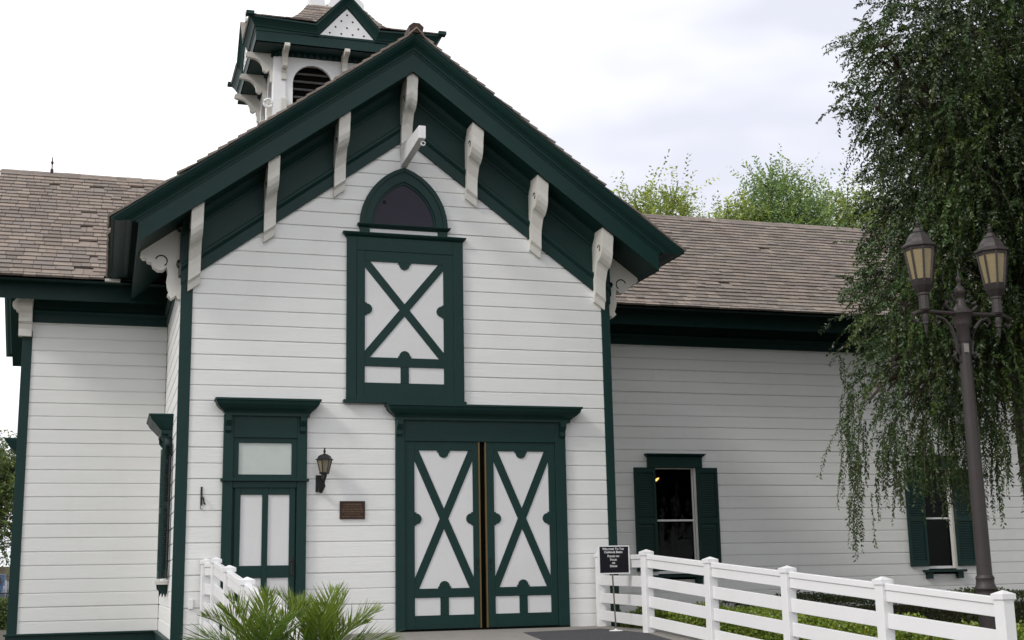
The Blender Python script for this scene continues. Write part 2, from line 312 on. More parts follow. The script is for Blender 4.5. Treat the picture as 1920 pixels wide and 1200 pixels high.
# ---- cornices.  profile: (depth under the roof line, outward of the wall)
CROWN = [(0.0, 0.80), (0.028, 0.80), (0.034, 0.785), (0.06, 0.775), (0.10, 0.745), (0.135, 0.70), (0.165, 0.675), (0.19, 0.668), (0.195, 0.65), (0.212, 0.65), (0.216, 0.64), (0.232, 0.64), (0.236, 0.63)]
FASC = [(0.236, 0.63), (0.47, 0.63), (0.47, 0.60)]
DT = 0.47
def xk(d, o=None): return 0.447 if o is None else 0.447*(0.80-o)/0.20       # inward shift of the level cornice at depth d
def gable(pt, half, apex, parent, runs, fdeep, wallhalf, name='rake'):
    """pt(a, out, z): a across the gable from its centre, out = outward from the gable wall; runs = (left run, right run) distance of the level eave behind the wall plane"""
    def zat(a, d): return apex-SL*abs(a)-d/COS
    for sgn, run in ((-1, runs[0]), (1, runs[1])):
        for nm, pr in (('crown_moulding', CROWN), ('fascia_board', FASC)):
            mb = MB(); ringA = [pt(0, o, zat(0, d)) for d, o in pr]
            ringB = [pt(sgn*(half-xk(d, o)), o, zat(half-xk(d, o), d)) for d, o in pr]
            ringC = [pt(sgn*(half-xk(d, o)), -run, zat(half-xk(d, o), d)) for d, o in pr]
            if run is not None:
                mb.multi([ringA, ringB, ringC], closed=False)
            bk = 0.05
            mb.build(nm, M['green'], parent)
        # soffits
        a1 = half-xk(DT); z0 = zat(0, DT-0.004); z1 = zat(a1, DT-0.004)
        MB().multi([[pt(0, 0.62, z0), pt(0, -run-0.8, z0)], [pt(sgn*a1, 0.62, z1), pt(sgn*a1, -run-0.8, z1)]], closed=False).build('soffit', M['green'], parent, recalc=False)
        z1 = zat(wallhalf, DT-0.004)
        # roof deck
        MB().loft([pt(0, 0.79, apex), pt(sgn*half, 0.79, apex-SL*half), pt(sgn*half, 0.79, apex-SL*half-0.03), pt(0, 0.79, apex-0.04)],
                  [pt(0, -run, apex), pt(sgn*half, -run, apex-SL*half), pt(sgn*half, -run, apex-SL*half-0.03), pt(0, -run, apex-0.04)]).build('roof_deck', M['shingle'], parent)
        # raked frieze
        if fdeep:
            F1 = [(DT-0.004, 0.20), (0.53, 0.17), (0.60, 0.085), (0.63, 0.075)]
            F2 = [(0.63, 0.075), (0.63, 0.055), (0.985, 0.055)]
            F3 = [(0.985, 0.055), (0.985, 0.10), (1.0, 0.115), (1.03, 0.112), (1.06, 0.085), (1.075, 0.066)]
            F4 = [(1.075, 0.066), (1.225, 0.066), (1.225, -0.01)]
            for nm, pr in (('bed_moulding', F1), ('frieze_board', F2), ('bed_moulding', F3), ('frieze_board', F4)):
                mb = MB(); A = [pt(0, o, zat(0, d)) for d, o in pr]; Bq = []
                Bq = [pt(sgn*(wallhalf+0.04), o, zat(wallhalf+0.04, d)) for d, o in pr]
                mb.multi([A, Bq], closed=False); mb.build(nm, M['green'], parent)
        # level frieze on the side wall
        zs = z1
        L = [(0.22, zs+0.004), (0.19, zs-0.05), (0.10, zs-0.11), (0.085, zs-0.13), (0.055, zs-0.13), (0.055, 0.49), (0.09, 0.48), (0.105, 0.45), (0.085, 0.40), (0.066, 0.39), (0.066, 0.25), (-0.02, 0.25)]
        MB().multi([[pt(sgn*(wallhalf+q), 0.05, z) for q, z in L], [pt(sgn*(wallhalf+q), -run, z) for q, z in L]], closed=False).build('eave_frieze', M['green'], parent)
fg = MB().box(CX-0.05, CX+0.05, -0.82, 7.0, 4.175, 4.195).build('front_roof', M['shingle'], barn)
gable(lambda a, o, z: (CX+a, -o, z), 4.455, 4.18, fg, (3.9, 3.9), True, 3.39)
wr = MB().box(WXL-0.82, WXR+0.8, RY-0.06, RY+0.06, WRZ+0.02, WRZ+0.045).build('wing_roof', M['shingle'], barn)
HALFW = RY-3.11; WAP = 0.83+SL*HALFW
def wingpt(a, o, z): return (WXL-o, RY+a, z)
gable(wingpt, HALFW, WAP, wr, (WXR-WXL, WXR-WXL), True, RY-WY)
gable(lambda a, o, z: (WXR+o, RY+a, z), HALFW, WAP, wr, (0.3, 0.3), True, RY-WY)

# ---- shingles
TINTS = [(1.0, 1.0, 1.0), (1.12, 1.09, 1.06), (0.86, 0.86, 0.87), (1.05, 1.01, 0.98), (0.93, 0.94, 0.97), (1.22, 1.2, 1.16), (0.8, 0.78, 0.77)]
protos = []
for k, tn in enumerate(TINTS):
    mb = MB(); t0 = 0.036
    mb.add([(0.003, 0, 0), (0.997, 0, 0), (0.997, 0, t0), (0.003, 0, t0), (0.003, 1, 0), (0.997, 1, 0), (0.997, 1, 0.003), (0.003, 1, 0.003)],
           [(0, 1, 2, 3), (3, 2, 6, 7), (1, 5, 6, 2), (0, 3, 7, 4), (4, 7, 6, 5), (0, 4, 5, 1)], tn)
    me = bpy.data.meshes.new('shingle'); me.from_pydata(mb.v, [], mb.f); me.materials.append(M['shingle'])
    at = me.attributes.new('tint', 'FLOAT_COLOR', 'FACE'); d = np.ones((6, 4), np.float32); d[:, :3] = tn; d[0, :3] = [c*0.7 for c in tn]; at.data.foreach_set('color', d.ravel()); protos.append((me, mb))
ALLSH = []
def shingle_field(parent, O, U, D, NN, ulen, dlen, e, seed, partmax=0, keep=lambda p: True, lift0=0.0, wr_=(0.13, 0.32)):
    """O lower corner, U along the eave, D up the slope, NN normal"""
    r = random.Random(seed); big = MB(); parts = []; row = 0; dpos = -0.03
    while dpos < dlen-0.05:
        u = -r.uniform(0, 0.2)
        while u < ulen:
            wd = r.uniform(*wr_); jit = r.uniform(-0.012, 0.012) if row else r.uniform(-0.008, 0.012)
            k = r.randrange(len(TINTS)); L = min(e*1.9, dlen-dpos); p = O+U*max(u, 0)+D*(dpos+jit)+NN*(0.012+lift0+r.uniform(0, 0.004)+(0.012 if r.random() < 0.03 else 0))
            ww = min(u+wd, ulen)-max(u, 0)-0.006
            if ww > 0.05 and keep(p+U*ww*0.5) and r.random() > 0.006:
                skew = r.uniform(-0.02, 0.02); tilt = 0.010
                D2 = (D+U*skew+NN*(0.022/max(L, 0.1))*-0.6).normalized()
                mat = Matrix((U*ww, D2*L, NN)).transposed().to_4x4(); mat.translation = p; parts.append((mat, k))
            u += wd
        row += 1; dpos += e*(1 if row > 1 else 0.55)
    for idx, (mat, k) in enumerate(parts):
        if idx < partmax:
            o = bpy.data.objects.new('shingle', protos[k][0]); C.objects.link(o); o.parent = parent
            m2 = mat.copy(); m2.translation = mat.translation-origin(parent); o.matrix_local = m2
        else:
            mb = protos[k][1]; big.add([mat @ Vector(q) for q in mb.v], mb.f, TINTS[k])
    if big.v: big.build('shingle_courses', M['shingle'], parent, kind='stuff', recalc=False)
Dw = Vector((0, COS, SL*COS)); Nw = Vector((0, -SL*COS, COS)); ew = 0.178
# a shingled slope may not run through the front projection
def keepwing(p):
    zf = 4.18-SL*abs(p.x-CX); return p.z > zf+0.0
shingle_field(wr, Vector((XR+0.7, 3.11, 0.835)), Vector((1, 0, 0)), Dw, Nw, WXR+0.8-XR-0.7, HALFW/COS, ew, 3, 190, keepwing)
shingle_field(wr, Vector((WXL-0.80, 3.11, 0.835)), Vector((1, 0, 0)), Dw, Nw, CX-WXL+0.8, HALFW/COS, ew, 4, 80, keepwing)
Df = Vector((COS, 0, SL*COS)); Nf = Vector((-SL*COS, 0, COS))
shingle_field(fg, Vector((CX-4.455, -0.815, 0.882)), Vector((0, 1, 0)), Df, Nf, 4.7, 4.455/COS, ew, 5, 0)
Df2 = Vector((-COS, 0, SL*COS)); Nf2 = Vector((SL*COS, 0, COS))
shingle_field(fg, Vector((CX+4.455, 3.9, 0.882)), Vector((0, -1, 0)), Df2, Nf2, 4.715, 4.455/COS, ew, 6, 0)
# ridge caps
mb = MB()
def ridgecap(mb, p, U, L, s1, s2, th=0.02, wd=0.14):
    for S in (s1, s2):
        a = Vector(p); n_ = Vector((0, 0, 1))
        q = [a+n_*0.055, a+S*wd+n_*0.03, a+S*wd+n_*0.055, a+n_*0.085]; r2 = [Vector(v_)+U*L for v_ in q]
        mb.loft(q, r2)
y = -0.86
while y < 5.2:
    ridgecap(mb, (CX, y, 4.165+random.uniform(0, 0.012)), Vector((0, 1, 0.0)), 0.3, -Df, -Df2); y += 0.2
mb.t = [random.choice(TINTS) for _ in mb.f]; mb.build('ridge_cap', M['shingle'], fg, recalc=False)
mb = MB(); x = WXL-0.8; DwB = Vector((0, -COS, SL*COS))
while x < WXR+0.6:
    ridgecap(mb, (x, RY, WAP-0.02+random.uniform(0, 0.012)), Vector((1, 0, 0)), 0.3, -Dw, -DwB); x += 0.2
mb.t = [random.choice(TINTS) for _ in mb.f]; mb.build('ridge_cap', M['shingle'], wr, recalc=False)
# little red-brown crest block on the front ridge tip
MB().xz([(CX-0.10, 4.16), (CX+0.10, 4.16), (CX+0.12, 4.26), (CX+0.05, 4.32), (CX-0.05, 4.32), (CX-0.12, 4.26)], -0.84, -0.5).build('ridge_tip', M['bronze'], fg)
# lightning rod on left ridge
MB().lathe([(0.035, 0), (0.03, 0.1), (0.012, 0.12), (0.012, 0.2), (0.03, 0.24), (0.012, 0.28), (0.008, 0.36)], (-2.38, RY, WAP+0.03), 6).build('lightning_rod', M['bronze'], wr)
# flashing scrap in the valley
B(-1.25, -1.0, 3.02, 3.14, 0.80, 0.84).build('valley_flashing', M['trimwhite'], wr)

# ---- brackets under the eaves
def bracket_poly(top, H2=1.28, P=0.56):
    # (out, z) side view with scroll head, z relative to the top
    z = [(0, 0), (P, 0), (P+0.01, -0.05), (P-0.01, -0.12), (P-0.03, -0.2), (P-0.04, -0.30), (P-0.07, -0.38), (P-0.13, -0.45), (P-0.20, -0.49), (P-0.27, -0.50),
         (P-0.31, -0.54), (P-0.34, -0.60), (0.17, -0.70), (0.155, -0.80), (0.15, -0.95), (0.16, -0.98), (0.12, -1.02), (0.12, -H2+0.14), (0.09, -H2), (0, -H2)]
    return [(a, top+b) for a, b in z]
def frontz(x, d): return 4.18-SL*abs(x-CX)-d/COS
W2 = 0.088
def front_bracket(xc, corner=0):
    sg = 1 if xc > CX+0.2 else (-1 if xc < CX-0.2 else 0)
    zt = frontz(xc, DT); sl = -SL*sg
    bot = {0: 2.40}.get(sg, None)
    if sg == 0: bot = 2.44
    else: bot = frontz(xc, 1.225)-0.19
    Hh = zt-bot; pol = bracket_poly(0, Hh, 0.56)
    mb = MB()
    def off(dx, z):
        if sg: return sl*dx
        return -SL*abs(dx)
    # shear so that head and foot follow the rake
    n = 4 if sg == 0 else 2
    cols = [-W2, W2] if sg else [-W2, 0, W2]
    rings = [[(xc+c, -o, zt+z+(off(c, z))) for o, z in pol] for c in cols]
    mb.multi(rings); k = len(pol); mb.add([], [])
    mb.f.append(tuple(range(k-1, -1, -1))); mb.f.append(tuple((len(cols)-1)*k+i for i in range(k))); mb.t += [None, None]
    b = mb.build('bracket', M['trimwhite'], barn)
    # raised foot plate and side scroll
    MB().loft([(xc-W2-0.012, -o, bot+0.30+z+off(-W2, 0)) for o, z in ((0, 0), (0.17, 0), (0.17, 0.03), (0, 0.03))], [(xc+W2+0.012, -o, bot+0.30+z+off(W2, 0)) for o, z in ((0, 0), (0.17, 0), (0.17, 0.03), (0, 0.03))]).build('bracket_band', M['trimwhite'], b) if False else None
    mb = MB()
    mb.ring((xc-W2-0.004, -0.36, zt-0.30+off(-W2, 0)), 0.05, 0.008, 'x', 10, 4, 0.3, 4.4)
    mb.build('scroll_groove', M['dark'], b)
    return b
for xc in (0.03, 1.13, 2.20, 3.27, 4.34, 5.41, 6.50): front_bracket(xc)
def side_bracket(mp, zt, P=0.60, Hh=1.0, w=0.09, scallop=True):
    """mp(out, t, z): bracket standing off a side wall, wide head"""
    pol = [(0, SL*P), (P, 0), (P+0.01, -0.05), (P-0.03, -0.10), (P-0.08, -0.10), (P-0.10, -0.15), (P-0.16, -0.16), (P-0.18, -0.22), (P-0.25, -0.27), (P-0.33, -0.27), (P-0.38, -0.22),
           (P-0.40, -0.30), (P-0.385, -0.42), (P-0.40, -0.52), (P-0.43, -0.60), (P-0.40, -0.64), (P-0.46, -0.70), (0.09, -Hh+0.05), (0.07, -Hh), (0, -Hh)]
    b = MB().loft([mp(o, -w, zt+z) for o, z in pol], [mp(o, w, zt+z) for o, z in pol]).build('bracket', M['trimwhite'], barn)
    mb = MB(); pts = [mp(P-0.30+0.085*math.cos(a), -w-0.004, zt-0.13+0.085*math.sin(a)) for a in [0.3+i*0.42 for i in range(10)]]
    mb.tube(pts, 0.009, 4); mb.build('scroll_groove', M['dark'], b)
zt = 4.18-SL*(4.455-0.447)-DT/COS
side_bracket(lambda o, t, z: (XL-o, 0.22+t, z), zt, 0.62, 0.70)
side_bracket(lambda o, t, z: (XR+o, 0.22+t, z), zt, 0.62, 0.70)
pw = [(0, 0.30), (0.40, 0.02), (0.40, -0.16), (0.36, -0.22), (0.30, -0.26), (0.27, -0.34), (0.27, -0.40), (0.20, -0.44), (0.17, -0.52), (0.16, -0.64), (0, -0.64)]
MB().loft([(-2.64, WY-o, zt+z) for o, z in pw], [(-2.425, WY-o, zt+z) for o, z in pw]).build('bracket', M['trimwhite'], barn)
side_bracket(lambda o, t, z: (WXL-o*0.6, WY+0.13+t, z), zt-0.01, 0.40, 0.62, 0.08)

# ---- hoist beam and ring
b = MB().loft([(3.19, -0.01, 2.50), (3.30, -0.01, 2.50), (3.30, -0.01, 2.20), (3.19, -0.01, 2.20)], [(3.19, -1.30, 2.46), (3.30, -1.30, 2.46), (3.30, -1.30, 2.26), (3.19, -1.30, 2.26)]).build('hoist_beam', M['vinyl'], barn, bevel=0.006)
MB().ring((3.27, -1.24, 2.20), 0.032, 0.012, 'y', 12, 6).build('ring', M['vinyl'], b)

# ------------------------------------------------------------ doors, hatch and windows
def hood(parent, x0, x1, zt, zb, yout, y0=-0.02, name='hood', ends=0.15):
    """crown cornice with returned ends: x0..x1 at the top, narrowing downward"""
    pr = [(0.0, 1.0), (0.12, 1.0), (0.16, 0.93), (0.35, 0.88), (0.55, 0.72), (0.72, 0.50), (0.80, 0.46), (0.80, 0.40), (1.0, 0.40)]
    hgt = zt-zb; rings = []
    for f, q in pr:
        e = (1-q)*ends/0.6; z = zt-f*hgt; yo = y0-(yout*q)
        rings.append([(x0+e, y0+0.02, z), (x0+e, yo, z), (x1-e, yo, z), (x1-e, y0+0.02, z)])
    return MB().multi(rings, cap=True).build(name, M['green'], parent)
def cross_panel(parent, X0, X1, Z0, Z1, wx0, wx1, wz0, wz1, lz0, lz1, y, lower=True, dw=0.062, lobe=0.085, wf=0.0):
    """door leaf: green stiles and rails, white field with saltire and round lobes, two small panels below"""
    yb = y+0.03
    B(X0+0.01, X1-0.01, yb, yb+0.02, Z0+0.01, Z1-0.01).build('leaf_back', M['green'], parent)
    B(wx0-0.015, wx1+0.015, yb-0.012, yb-0.001, wz0-0.015, wz1+0.015).build('white_panel', M['panel'], parent)
    mid = (wx0+wx1)/2; ms = 0.065
    B(wx0-0.015, mid-ms+0.01, yb-0.012, yb-0.001, lz0-0.015, lz1+0.015).build('white_panel', M['panel'], parent)
    B(mid+ms-0.01, wx1+0.015, yb-0.012, yb-0.001, lz0-0.015, lz1+0.015).build('white_panel', M['panel'], parent)
    y1 = yb-0.0125
    B(X0, wx0, y, yb-0.001, Z0, Z1).build('stile', M['green'], parent, bevel=0.003)
    B(wx1, X1, y, yb-0.001, Z0, Z1).build('stile', M['green'], parent, bevel=0.003)
    B(wx0, wx1, y+0.001, y1+0.012, wz1, Z1).build('rail', M['green'], parent, bevel=0.003)
    B(wx0, wx1, y+0.001, y1+0.012, lz1, wz0).build('rail', M['green'], parent, bevel=0.003)
    B(wx0, wx1, y+0.001, y1+0.012, Z0, lz0).build('rail', M['green'], parent, bevel=0.003)
    B(mid-ms, mid+ms, y+0.002, y1+0.012, lz0, lz1).build('stile', M['green'], parent, bevel=0.003)
    # saltire, two braces
    cz = (wz0+wz1)/2
    for k, (xa, xb) in enumerate(((wx0, wx1), (wx1, wx0))):
        d = Vector((xb-xa, 0, wz0-wz1)).normalized(); n_ = Vector((-d.z, 0, d.x))*dw
        pA = Vector((xa, 0, wz1)); pB = Vector((xb, 0, wz0)); sx = 1 if xb > xa else -1
        # hexagon clipped at the corners of the field
        hx = dw/abs(d.z); hz = dw/abs(d.x)
        pol = [(xa, wz1), (xa+sx*hx, wz1), (xb, wz0+hz), (xb, wz0), (xb-sx*hx, wz0), (xa, wz1-hz)]
        MB().xz(pol, y+0.006+k*0.0015, y1).build('brace', M['green'], parent)
    # lobes
    def lobe_(cx_, cz_, a0):
        pts = []
        R2 = lobe
        for i in range(9):
            a = a0-math.pi/2+math.pi*i/8; pts.append((cx_+R2*math.cos(a), cz_+R2*math.sin(a)))
        dx, dz = math.cos(a0), math.sin(a0); tx, tz = -dz, dx; s = R2*1.22; k = 0.028
        pol = [(cx_-tx*s, cz_-tz*s), (cx_-tx*s+dx*k, cz_-tz*s+dz*k)]+[(px+dx*k, pz+dz*k) for px, pz in pts]+[(cx_+tx*s+dx*k, cz_+tz*s+dz*k), (cx_+tx*s, cz_+tz*s)]
        MB().xz(pol, y+0.0035, y1).build('lobe', M['green'], parent)
    lobe_(mid, wz1, -math.pi/2); lobe_(mid, wz0, math.pi/2); lobe_(wx0, cz, 0); lobe_(wx1, cz, math.pi)

# loft hatch
ht = B(2.34, 4.20, -0.05, -0.025, -1.56, 1.03).build('loft_hatch', M['green'], barn)
B(2.328, 2.485, -0.085, -0.051, -1.56, 1.0).build('casing', M['green'], ht, bevel=0.004); B(4.03, 4.187, -0.085, -0.051, -1.56, 1.0).build('casing', M['green'], ht, bevel=0.004)
B(2.485, 4.03, -0.084, -0.051, 0.785, 1.0).build('casing', M['green'], ht, bevel=0.004)
hood(ht, 2.262, 4.245, 1.07, 0.99, 0.11, ends=0.05, name='cap_moulding')
B(2.285, 4.215, -0.13, -0.02, -1.615, -1.565).build('sill', M['green'], ht, bevel=0.004)
cross_panel(ht, 2.487, 4.028, -1.56, 0.783, 2.615, 3.868, -0.90, 0.615, -1.295, -1.042, -0.078)
B(2.487, 4.028, -0.0835, -0.051, -1.562, -1.50).build('rail', M['green'], ht)

# pointed attic window
pt_r = []
def arch_pts(x0, x1, zb, zt, n=10):
    mid = (x0+x1)/2; hw = (x1-x0)/2; h = zt-zb; R2 = (h*h+hw*hw)/(2*hw); out = []
    for i in range(n+1):
        z = zb+h*i/n; xx = x1-R2+math.sqrt(max(R2*R2-(z-zb)**2, 0)); out.append((xx, z))
    left = [(2*mid-a, b) for a, b in reversed(out[:-1])]
    return [(x1, zb)]+out[1:]+left
aw = MB().xz(arch_pts(2.72, 3.75, 1.20, 1.93), -0.035, -0.028).build('attic_window', M['attic'], barn)
def band(o_pts, i_pts, y0, y1, name, parent):
    n = len(o_pts); mb = MB()
    for i in range(n-1):
        a, b2, c, d = o_pts[i], o_pts[i+1], i_pts[i+1], i_pts[i]
        mb.loft([(q[0], y0, q[1]) for q in (a, b2, c, d)], [(q[0], y1, q[1]) for q in (a, b2, c, d)], capa=True, capb=True)
    return mb.build(name, M['green'], parent)
o1 = arch_pts(2.53, 3.945, 1.20, 2.175, 14); i1 = arch_pts(2.60, 3.875, 1.20, 2.11, 14); i2 = arch_pts(2.715, 3.76, 1.20, 1.945, 14)
band(o1, i1, -0.10, -0.0, 'casing', aw); band(i1, i2, -0.082, -0.0, 'frame', aw)
i3 = arch_pts(2.745, 3.73, 1.20, 1.905, 14); band(i2, i3, -0.055, -0.0, 'sash', aw)
hood(aw, 2.49, 3.99, 1.215, 1.15, 0.11, ends=0.04, name='sill')
for xa in (2.535, 3.79): B(xa, xa+0.15, -0.085, -0.02, 1.072, 1.149).build('sill_block', M['green'], aw)
B(2.69, 3.785, -0.055, -0.02, 1.075, 1.149).build('white_panel', M['panel'], aw)
MB().ring((2.93, -0.045, 1.60), 0.022, 0.007, 'y', 10, 4).build('pull_ring', M['iron'], aw)
# double carriage door
dd = B(3.10, 5.845, -0.03, -0.0265, -5.03, -1.83).build('carriage_door', M['dark'], barn)
B(3.095, 3.235, -0.095, -0.0305, -5.03, -1.85).build('casing', M['green'], dd, bevel=0.004); B(5.665, 5.84, -0.095, -0.0305, -5.03, -1.85).build('casing', M['green'], dd, bevel=0.004)
B(3.235, 5.665, -0.093, -0.0305, -2.185, -1.85).build('head_casing', M['green'], dd, bevel=0.004)
for xa in (3.10, 5.74):
    MB().yz([(-0.096, -1.87), (-0.19, -1.87), (-0.185, -1.94), (-0.15, -1.99), (-0.13, -2.02), (-0.13, -2.08), (-0.096, -2.12)], xa, xa+0.09).build('corbel', M['green'], dd)
hood(dd, 2.93, 6.08, -1.63, -1.865, 0.27, -0.096+0.07, name='hood', ends=0.16)
def leaf(x0, x1, wx0, wx1, hinge):
    lf = B(x0, x1, -0.034, -0.031, -5.0, -2.187).build('door_leaf', M['green'], dd)
    cross_panel(lf, x0, x1, -5.0, -2.187, wx0, wx1, -4.405, -2.325, -4.80, -4.54, -0.072, lobe=0.082)
    return lf
lf1 = leaf(3.237, 4.40, 3.388, 4.330-0.02, 0); lf2 = leaf(4.53, 5.662, 4.65, 5.55, 0)
B(4.401, 4.425, -0.078, -0.035, -5.0, -2.19).build('brass_edge', M['brass'], lf1); B(4.505, 4.529, -0.078, -0.035, -5.0, -2.19).build('brass_edge', M['brass'], lf2)
for lf_, xx in ((lf1, 4.36), (lf2, 4.575)):
    MB().tube([(xx, -0.073, -4.12), (xx, -0.12, -4.12), (xx, -0.12, -3.98), (xx, -0.073, -3.98)], 0.011, 6).build('handle', M['bronze'], lf_)
B(3.10, 5.84, -0.10, -0.02, -5.035, -5.005).build('threshold', M['dark'], dd)

# single door with transom
sd = B(0.56, 1.75, -0.03, -0.0265, -5.03, -1.83).build('service_door', M['green'], barn)
B(0.52, 0.665, -0.095, -0.0305, -5.03, -1.83).build('casing', M['green'], sd, bevel=0.004); B(1.60, 1.745, -0.095, -0.0305, -5.03, -1.83).build('casing', M['green'], sd, bevel=0.004)
B(0.665, 1.60, -0.093, -0.0305, -2.165, -1.83).build('head_casing', M['green'], sd, bevel=0.004)
hood(sd, 0.375, 1.925, -1.60, -1.845, 0.27, -0.026, name='hood', ends=0.15)
for xa in (0.545, 1.635):
    MB().yz([(-0.096, -1.85), (-0.19, -1.85), (-0.185, -1.92), (-0.15, -1.97), (-0.13, -2.00), (-0.13, -2.06), (-0.096, -2.10)], xa, xa+0.08).build('corbel', M['green'], sd)
tr = B(0.74, 1.52, -0.045, -0.04, -2.71, -2.24).build('transom_pane', M['frost'], sd)
for q in ((0.667, 0.745, -2.77, -2.167), (1.52, 1.598, -2.77, -2.167), (0.745, 1.52, -2.235, -2.167), (0.745, 1.52, -2.77, -2.705)):
    B(q[0], q[1], -0.07, -0.031, q[2], q[3]).build('transom_frame', M['green'], tr)
B(0.49, 1.775, -0.13, -0.02, -2.805, -2.765).build('transom_bar', M['green'], sd, bevel=0.004)
B(0.667, 1.598, -0.088, -0.031, -2.90, -2.806).build('rail', M['green'], sd, bevel=0.003)
lf = B(0.70, 1.58, -0.034, -0.031, -5.0, -2.90).build('door_leaf', M['green'], sd)
for (a, b2, z0, z1) in ((0.785, 1.10, -4.025, -3.0), (1.185, 1.497, -4.025, -3.0), (0.785, 1.10, -4.84, -4.20), (1.185, 1.497, -4.84, -4.20)):
    B(a-0.01, b2+0.01, -0.046, -0.0345, z0-0.01, z1+0.01).build('white_panel', M['panel'], lf)
for (a, b2, z0, z1) in ((0.70, 0.785, -5.0, -2.90), (1.497, 1.58, -5.0, -2.90), (1.10, 1.185, -5.0, -2.901)):
    B(a, b2, -0.070, -0.035, z0, z1).build('stile', M['green'], lf, bevel=0.003)
for (z0, z1) in ((-3.0, -2.902), (-4.20, -4.025), (-4.999, -4.84)):
    for (a, b2) in ((0.785, 1.10), (1.185, 1.497)): B(a, b2, -0.068, -0.035, z0, z1).build('rail', M['green'], lf, bevel=0.003)
MB().tube([(1.535, -0.071, -4.16), (1.535, -0.12, -4.16), (1.535, -0.12, -4.0), (1.535, -0.071, -4.0)], 0.012, 6).build('handle', M['bronze'], lf)
MB().lathe([(0.022, 0), (0.022, 0.03)], (1.535, -0.075, -3.97), 10).build('lock', M['bronze'], lf)

# sash windows of the right wing
def sash_window(x0, x1, zb, zt, sx0, sx1, hx0, hx1, sill=True):
    wy = WY; wn = B(x0-0.02, x1+0.02, wy+0.05, wy+0.11, zb-0.02, zb+0.005).build('window', M['vinyl'], barn)
    B(x0, x1, wy+0.055, wy+0.06, zb, zt).build('pane', M['glass'], wn)
    f = 0.045; mid = zb+(zt-zb)*0.50
    for q in ((x0, x0+f*0.3, zb, zt), (x1-f, x1, zb, zt), (x0+f*0.3, x1-f, zb, zb+f*1.2), (x0+f*0.3, x1-f, zt-f*0.5, zt), (x0+f*0.3, x1-f, mid-0.018, mid+0.018)):
        B(q[0], q[1], wy+0.02, wy+0.054, q[2], q[3]).build('sash', M['vinyl'], wn, bevel=0.003)
    B(x1-f*0.6, x1+0.02, wy-0.035, wy+0.019, zb+0.001, zt-0.001).build('jamb', M['trimwhite'], wn)
    # shutters, each with rails, stiles and slats
    for a, b2 in ((sx0, x0-0.002), (x1+0.022, sx1)):
        s = B(a, b2, wy-0.045, wy-0.03, zb+0.05, zt).build('shutter', M['green'], wn)
        for q in ((a, a+0.06), (b2-0.06, b2)): B(q[0], q[1], wy-0.075, wy-0.046, zb+0.05, zt).build('stile', M['green'], s) if False else None
        mb = MB()
        for q in ((a, a+0.055, zb+0.05, zt), (b2-0.055, b2, zb+0.05, zt), (a+0.055, b2-0.055, zt-0.1, zt), (a+0.055, b2-0.055, zb+0.05, zb+0.16), (a+0.055, b2-0.055, mid-0.06, mid+0.05)): mb.box(q[0], q[1], wy-0.075, wy-0.0452, q[2], q[3])
        z = zb+0.18
        while z < zt-0.12:
            if abs(z-mid) > 0.08: mb.loft([(a+0.055, wy-0.070, z-0.012), (a+0.055, wy-0.064, z-0.012), (a+0.055, wy-0.047, z+0.016), (a+0.055, wy-0.053, z+0.016)], [(b2-0.055, wy-0.070, z-0.012), (b2-0.055, wy-0.064, z-0.012), (b2-0.055, wy-0.047, z+0.016), (b2-0.055, wy-0.053, z+0.016)])
            z += 0.035
        s2 = mb.build('shutter_louvres', M['green'], wn)
    B(hx0+0.06, hx1-0.06, wy-0.09, wy-0.0, zt+0.001, zt+0.21).build('head_casing', M['green'], wn, bevel=0.003)
    hh = hood(wn, hx0, hx1, zt+0.27, zt+0.20, 0.14, wy-0.02, ends=0.05)
    B(hx0+0.10, hx1-0.10, wy-0.15, wy+0.0, zb-0.07, zb-0.021).build('sill', M['green'], wn, bevel=0.004)
    for xx in (hx0+0.16, hx1-0.30): B(xx, xx+0.13, wy-0.11, wy-0.028, zb-0.20, zb-0.071).build('sill_block', M['green'], wn)
    # dark room behind
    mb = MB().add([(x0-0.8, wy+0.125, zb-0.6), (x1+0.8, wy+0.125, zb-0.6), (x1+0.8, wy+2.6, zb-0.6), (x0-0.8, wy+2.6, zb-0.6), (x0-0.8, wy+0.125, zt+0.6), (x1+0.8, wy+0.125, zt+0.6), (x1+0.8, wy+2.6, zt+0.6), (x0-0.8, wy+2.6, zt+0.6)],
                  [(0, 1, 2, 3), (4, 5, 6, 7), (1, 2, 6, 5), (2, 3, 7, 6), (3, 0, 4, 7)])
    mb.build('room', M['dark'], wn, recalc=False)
    return wn
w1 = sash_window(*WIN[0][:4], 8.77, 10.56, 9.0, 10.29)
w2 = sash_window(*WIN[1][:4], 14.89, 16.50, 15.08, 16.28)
MB().tube([(9.68, 5.2, -2.384), (9.73, 5.2, -2.35), (9.77, 5.2, -2.32)], [0.018, 0.022, 0.01], 8).build('bulb', M['bulb'], w1)
